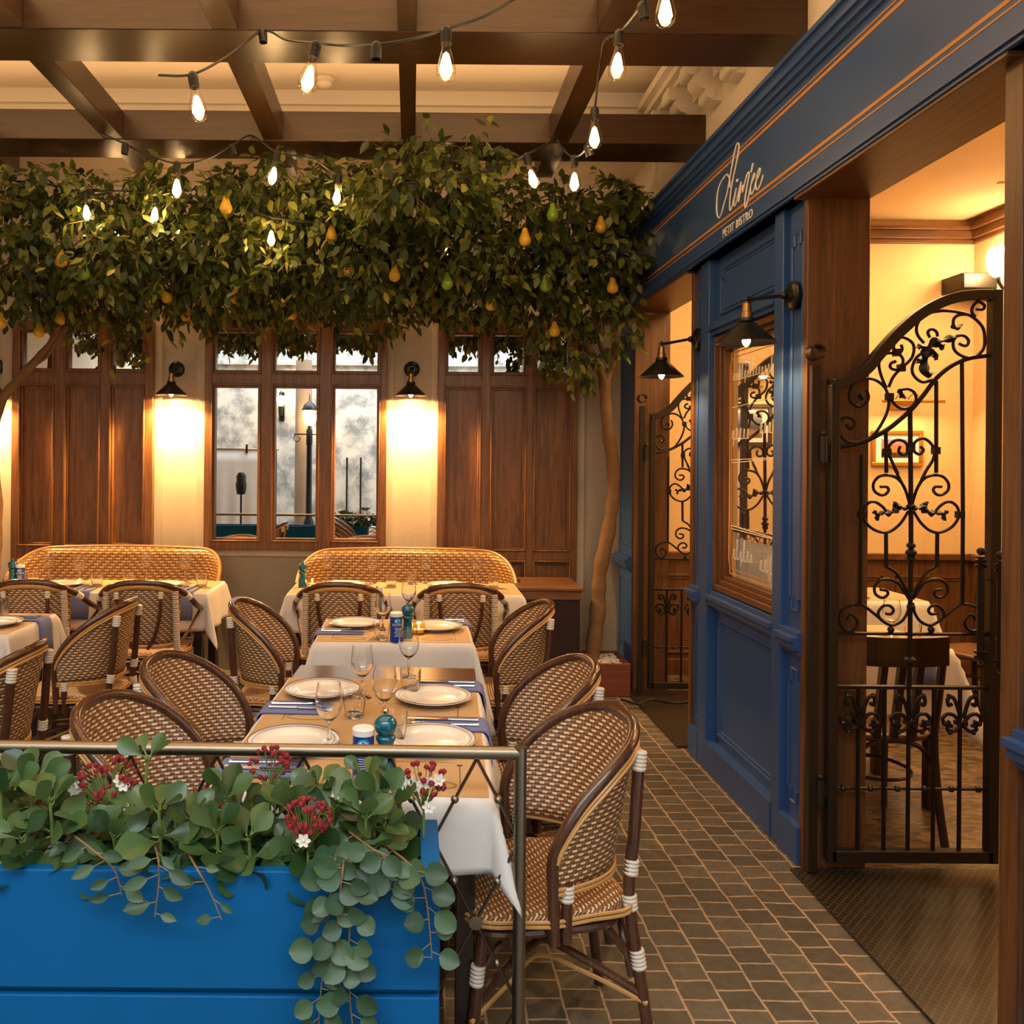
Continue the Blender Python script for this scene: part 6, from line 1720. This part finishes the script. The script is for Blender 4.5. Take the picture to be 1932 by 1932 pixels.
vine('long round leaved vine down the planter front, left strand of the long pair', [P(640, 1600, 1.80), P(632, 1622, yv), P(622, 1700, yv), P(612, 1800, yv), P(604, 1890, yv), P(600, 1960, yv)], 1, 19, 0.047)
vine('long round leaved vine hanging down the planter front, right strand of the pair', [P(655, 1585, 1.80), P(662, 1620, yv), P(664, 1700, yv - 0.01), P(658, 1790, yv), P(660, 1880, yv), P(668, 1960, yv)], 2, 18, 0.047)
vine('middle round leaved vine between the two long strands', [P(650, 1600, 1.82), P(648, 1632, yv - 0.012), P(640, 1700, yv - 0.016), P(636, 1780, yv - 0.01), P(634, 1850, yv - 0.01)], 7, 10, 0.045)
vine('round leaved vine arching over the planter corner at the right', [P(720, 1590, 1.80), P(770, 1628, yv), P(795, 1660, yv), P(806, 1710, yv), P(812, 1770, yv), P(815, 1810, yv)], 3, 13, 0.044)
vine('short round leaved vine spreading at the right top of the planter', [P(660, 1570, 1.79), P(700, 1600, yv), P(740, 1625, yv - 0.01), P(735, 1680, yv)], 4, 12, 0.045)
vine('long leaved vine hanging at the left of the planter front', [P(290, 1590, 1.82), P(298, 1618, yv), P(300, 1660, yv), P(292, 1730, yv)], 5, 8, 0.048, 'long')
vine('thin sparse vine with few leaves on the planter front', [P(350, 1600, 1.80), P(372, 1640, yv), P(395, 1680, yv), P(418, 1735, yv)], 6, 5, 0.034, 'long')
vine('long leaved vine lying over the planter edge at the far left', [P(130, 1570, 1.80), P(170, 1600, yv), P(215, 1640, yv - 0.01), P(230, 1690, yv)], 8, 9, 0.050, 'long')
# =================================================================== BISTRO FURNITURE (seen through the gates)
def side_table(label, cx, cy, w, l, cl, pp, seed):
    return table(label, cx, cy, w, l, 0.0, cl, pp, 0.28, 0, seed)
I1 = table('small bistro table indoors behind the open gate', 2.175, 4.12, 0.62, 0.56, 0.0, 'white cloth on the bistro table behind the gate', 'brown kraft paper on the bistro table behind the gate', 0.36, 0, 11)
I2 = table('second bistro table indoors, deeper in the room', P(1650, 1110, 5.3).x - 0.10, 5.45, 0.72, 0.56, 0.0, 'white cloth on the deeper bistro table', 'brown kraft paper on the deeper bistro table', 0.30, 0, 12)
setting(I1(-0.05, -0.28), 0.0, 'bistro table behind the gate', nap=0.20, side=0.17)
put('wine', on(1682, 1203), 0, 'empty stemmed wine glass on the bistro table behind the gate'); put('tumbler', on(1722, 1205), 0, 'clear faceted tumbler on the bistro table behind the gate')
put('plate', I2(-0.06, -0.12, TT), 0, 'white plate on the deeper bistro table')
def bentchair(label):
    t = thing('bentwood_chair', label, 'chair', (0, 0, 0), 0, 'dark bentwood chairs')
    sm, ring = seat_mesh(0.40, 0.40, 0.46, 0.03); sm.build('seat', M['wood_x'], t, angle=1.2)
    for s_ in (-1, 1):
        MB().tube(spline([(s_ * 0.185, -0.235, 0.86), (s_ * 0.18, -0.205, 0.62), (s_ * 0.175, -0.185, 0.44), (s_ * 0.185, -0.20, 0.2), (s_ * 0.195, -0.235, 0.0)], 5), 0.017, 8).build('leg', M['darkwood'], t)
        MB().tube([(s_ * 0.165, 0.165, 0.43), (s_ * 0.18, 0.19, 0.0)], [0.017, 0.013], 8).build('leg', M['darkwood'], t)
    rows = []
    for k in range(13):
        u = k / 12 * 2 - 1; x = u * 0.20; y = -0.235 - 0.035 * (1 - u * u)
        rows.append([(x, y - 0.010, 0.765), (x, y - 0.010, 0.885), (x, y + 0.010, 0.885), (x, y + 0.010, 0.765)])
    tr_ = MB().grid(rows, closed_u=True); tr_.face((0, 1, 2, 3)); b0 = 12 * 4; tr_.face((b0 + 3, b0 + 2, b0 + 1, b0))
    tr_.build('top_rail', M['darkwood'], t)
    for x in (-0.075, 0.0, 0.075):
        MB().box(x - 0.014, x + 0.014, -0.012, 0.012, 0.0, 0.34, mat=Matrix.Translation((0, -0.195, 0.45)) @ Matrix.Rotation(0.17, 4, 'X')).build('slat', M['darkwood'], t)
    ar = MB()
    for s_ in (-1, 1): pass
    ar.tube(spline([(-0.178, -0.192, 0.20), (-0.17, -0.19, 0.33), (-0.11, -0.185, 0.41), (0, -0.18, 0.43), (0.11, -0.185, 0.41), (0.17, -0.19, 0.33), (0.178, -0.192, 0.20)], 6), 0.010, 8)
    ar.tube([(0.16 * math.cos(a), 0.16 * math.sin(a) - 0.01, 0.26) for a in [2 * PI * q / 24 for q in range(24)]], 0.008, 6, True)
    ar.build('brace', M['darkwood'], t)
    return t
bc = bentchair('dark bentwood chair with its back to the near gate indoors')
place(bc, (P(1715, 1300, 3.42).x, 3.72, 0), 0.0)
dup(bc, (P(1800, 1200, 5.0).x + 0.25, 5.15, 0), H + 0.3, 'dark bentwood chair by the deeper bistro table, turned sideways')
def picture(label, c, w, h, sky):
    t = thing('framed_picture', label, 'picture', c)
    f = MB()
    for (x0, x1, z0, z1) in ((-w / 2, w / 2, h / 2 - 0.03, h / 2), (-w / 2, w / 2, -h / 2, -h / 2 + 0.03), (-w / 2, -w / 2 + 0.03, -h / 2 + 0.03, h / 2 - 0.03), (w / 2 - 0.03, w / 2, -h / 2 + 0.03, h / 2 - 0.03)):
        f.box(x0, x1, -0.022, 0.0, z0, z1)
    f.build('frame', M['gold'] if sky else M['darkwood'], t, bevel=0.004)
    MB().box(-w / 2 + 0.025, w / 2 - 0.025, -0.010, 0.0, -h / 2 + 0.025, h / 2 - 0.025).build('mount', M['white'], t, smooth=False)
    MB().box(-w / 2 + 0.075, w / 2 - 0.075, -0.012, -0.0095, -h / 2 + 0.065, h / 2 - 0.065).build('print', M['print1'] if sky else M['print2'], t, smooth=False)
    return t
M['gold'] = simple('gilt_frame', (0.50, 0.25, 0.05), 0.32, 0.8)
def printmat(name, cols):
    m, nt, b = mat(name); tc = nt.nodes.new('ShaderNodeTexCoord'); sp_ = nt.nodes.new('ShaderNodeSeparateXYZ'); nt.links.new(tc.outputs['Generated'], sp_.inputs[0])
    no = nt.nodes.new('ShaderNodeTexNoise'); no.inputs['Scale'].default_value = 9; nt.links.new(tc.outputs['Generated'], no.inputs['Vector'])
    ad = nt.nodes.new('ShaderNodeMath'); ad.operation = 'MULTIPLY_ADD'; ad.inputs[1].default_value = 0.25; nt.links.new(no.outputs['Fac'], ad.inputs[0]); nt.links.new(sp_.outputs['Z'], ad.inputs[2])
    cr = nt.nodes.new('ShaderNodeValToRGB'); el = cr.color_ramp.elements
    el[0].position = cols[0][0]; el[0].color = (*cols[0][1], 1); el[1].position = cols[-1][0]; el[1].color = (*cols[-1][1], 1)
    for p, c in cols[1:-1]: e = el.new(p); e.color = (*c, 1)
    nt.links.new(ad.outputs[0], cr.inputs['Fac']); nt.links.new(cr.outputs['Color'], b.inputs['Base Color']); b.inputs['Roughness'].default_value = 0.4
    return m
M['print1'] = printmat('sunset_print', [(0.0, (0.03, 0.02, 0.03)), (0.40, (0.06, 0.02, 0.02)), (0.46, (0.65, 0.20, 0.02)), (0.75, (0.55, 0.15, 0.07)), (1.0, (0.22, 0.20, 0.42))])
M['print2'] = printmat('dusk_print', [(0.0, (0.05, 0.04, 0.04)), (0.35, (0.30, 0.14, 0.04)), (0.5, (0.03, 0.03, 0.06)), (0.75, (0.12, 0.13, 0.22)), (1.0, (0.30, 0.32, 0.42))])
YP = 6.345
pa, pb_ = P(1643, 812, YP), P(1739, 880, YP)
picture('gilt framed sunset picture on the cream bistro wall, behind the gate', ((pa.x + pb_.x) / 2, YP, (pa.z + pb_.z) / 2), pb_.x - pa.x, pa.z - pb_.z, True)
pa, pb_ = P(1372, 762, YP), P(1455, 842, YP)
picture('dark framed dusk picture on the bistro wall, seen through the shop window', ((pa.x + pb_.x) / 2, YP, (pa.z + pb_.z) / 2), pb_.x - pa.x, pa.z - pb_.z, False)
def piclight(label, c, w):
    t = thing('picture_light', label, 'picture light', c)
    MB().tube([(-w / 2, -0.16, 0), (w / 2, -0.16, 0)], 0.011, 10).build('lamp_tube', M['brass'], t)
    a = MB()
    for x in (-0.06, 0.06): a.tube(spline([(x, -0.16, 0.005), (x * 0.9, -0.10, 0.06), (x * 0.8, -0.03, 0.045), (x * 0.8, 0, 0.0)], 5), 0.004, 6)
    a.build('arm', M['brass'], t)
    MB().box(-0.10, 0.10, -0.012, 0.0, -0.05, 0.0).build('wall_plate', M['brass'], t)
    o = area('picture_light_glow', (0, -0.15, -0.012), (-0.5, 0, 0), w * 0.9, 0.02, 7, WARM); o.parent = t
    return t
piclight('brass picture light above the gilt framed sunset', P(1700, 760, YP), 0.46)
piclight('brass picture light above the dusk picture in the shop window', P(1415, 716, YP), 0.44)

# =================================================================== THE COURT BEHIND THE CAMERA (seen in the mirrors)
D2 = 2 * (YB + 0.012)
def R_(px, py, Yb):
    """point at depth Yb (behind the camera is negative) whose reflection in the window shows at (px, py)"""
    v = P(px, py, D2 - Yb); return Vector((v.x, Yb, v.z))
yl = -1.9
lp = R_(583, 900, yl)
lamp = thing('street_lamp', 'black street lamp with glowing glass lantern, reflected in the mirror window', 'street lamp', (lp.x, yl, 0))
zl = R_(583, 790, yl).z
ht = zl - 0.12
MB().lathe([(0.15, 0), (0.15, 0.05), (0.10, 0.10), (0.09, 0.5), (0.07, 0.55), (0.055, 0.60), (0.05, 1.2), (0.045, ht - 0.35), (0.055, ht - 0.33), (0.055, ht - 0.08), (0.03, ht - 0.05), (0.03, ht)], 20).build('post', M['black'], lamp)
x_ = MB()
x_.tube([(-0.26, 0, ht - 0.15), (0.26, 0, ht - 0.15)], 0.012, 8)
for s_ in (-1, 1): x_.tube(spline([(s_ * 0.25, 0, ht - 0.16), (s_ * 0.27, 0, ht - 0.24), (s_ * 0.20, 0, ht - 0.28), (s_ * 0.16, 0, ht - 0.22), (s_ * 0.20, 0, ht - 0.19)], 5), 0.008, 6)
x_.build('scroll_arm', M['black'], lamp)
MB().lathe([(0.0, ht), (0.05, ht), (0.08, ht + 0.04), (0.125, ht + 0.26), (0.10, ht + 0.27), (0.0, ht + 0.27)], 12).build('lantern_glass', M['lantern_glow'], lamp)
MB().lathe([(0.14, ht + 0.26), (0.14, ht + 0.275), (0.10, ht + 0.36), (0.03, ht + 0.42), (0.012, ht + 0.44), (0.008, ht + 0.54), (0.0, ht + 0.55)], 16).build('lantern_roof', M['black'], lamp)
point('street_lamp_light', (0, -0.3, ht + 0.15), 12, WARM, 0.1, lamp)
c1 = R_(572, 900, -2.6)
struct(MB().lathe([(0.16, 0), (0.15, 2.9), (0.15, 3.4)], 24, at=(c1.x, -2.6, 0)).build('column', M['column'])).name = 'column'
wlan = R_(532, 765, -3.4)
wt = thing('wall_lantern', 'glowing wall lantern on the grey court wall, reflected in the mirror window', 'wall lantern', wlan)
MB().box(-0.05, 0.05, 0.0, 0.03, -0.30, 0.25).build('back_plate', M['black'], wt); MB().tube([(0, 0.02, 0.2), (0, 0.12, 0.26), (0, 0.15, 0.2)], 0.012, 6).build('arm', M['black'], wt)
MB().lathe([(0.03, -0.02), (0.06, 0.0), (0.07, 0.17), (0.0, 0.18)], 10, at=(0, 0.15, 0)).build('glass', M['lantern_glow'], wt)
MB().lathe([(0.04, -0.2), (0.05, -0.03), (0.04, -0.02)], 10, at=(0, 0.15, 0)).build('base', M['black'], wt)
point('wall_lantern_light', (0, 0.32, 0.1), 8, WARM, 0.06, wt)
dh_ = thing('door_handles', 'pair of tall black door pull bars on the grey court wall', 'door handle', R_(668, 920, -3.38))
for px in (655, 681):
    a = R_(px, 863, -3.36) - dh_.location; b_ = R_(px, 985, -3.36) - dh_.location
    h_ = MB(); h_.tube([(a.x, 0.05, a.z), (a.x, 0.05, b_.z)], 0.018, 8); h_.tube([(a.x, 0.05, a.z - 0.1), (a.x, -0.03, a.z - 0.1)], 0.012, 6); h_.tube([(a.x, 0.05, b_.z + 0.1), (a.x, -0.03, b_.z + 0.1)], 0.012, 6)
    h_.build('pull_bar', M['black'], dh_)
# photographer's white sheet and light stand
sa, sb_ = R_(400, 848, -1.6), R_(470, 990, -1.6)
sh_ = thing('white_backdrop', 'white cloth backdrop clipped to a bar, reflected at the left of the mirror window', 'backdrop', ((sa.x + sb_.x) / 2, -1.6, 0))
w_ = abs(sb_.x - sa.x) / 2 + 0.4
rows = [[(-w_ + 2 * w_ * i / 40, 0.02 * math.sin(i * 0.9) * (k / 8), sa.z - (sa.z - 0.03) * k / 8) for i in range(41)] for k in range(9)]
MB().grid(rows).build('cloth_sheet', M['sheet'], sh_, solid=0.002)
MB().tube([(-w_ - 0.1, 0, sa.z + 0.01), (w_ + 0.1, 0, sa.z + 0.01)], 0.014, 8).build('cross_bar', M['steel'], sh_)
for x in (-w_ - 0.05, w_ + 0.05): MB().tube([(x, 0, 0), (x, 0, sa.z + 0.01)], 0.014, 8).build('stand', M['black'], sh_)
for x in (w_ - 0.05, w_ - 0.45): MB().box(x - 0.015, x + 0.015, -0.03, 0.03, sa.z - 0.06, sa.z + 0.09).build('clip', M['black'], sh_)
ls = R_(455, 915, -0.9)
lst = thing('studio_light', 'black studio flash head on a stand, reflected in the mirror window', 'studio light', (ls.x, -0.9, 0))
MB().tube([(0, 0, 0), (0, 0, ls.z - 0.1)], 0.016, 8).build('stand_pole', M['black'], lst)
MB().lathe([(0.0, -0.16), (0.07, -0.15), (0.085, -0.05), (0.09, 0.02), (0.075, 0.06), (0.08, 0.14), (0.05, 0.2), (0.0, 0.21)], 18, at=(0, 0, ls.z)).build('flash_head', M['black'], lst)
for k in range(3):
    a = k * 2.1; MB().tube([(0, 0, 0.35), (0.45 * math.cos(a), 0.45 * math.sin(a), 0.01)], 0.010, 6).build('leg', M['black'], lst)
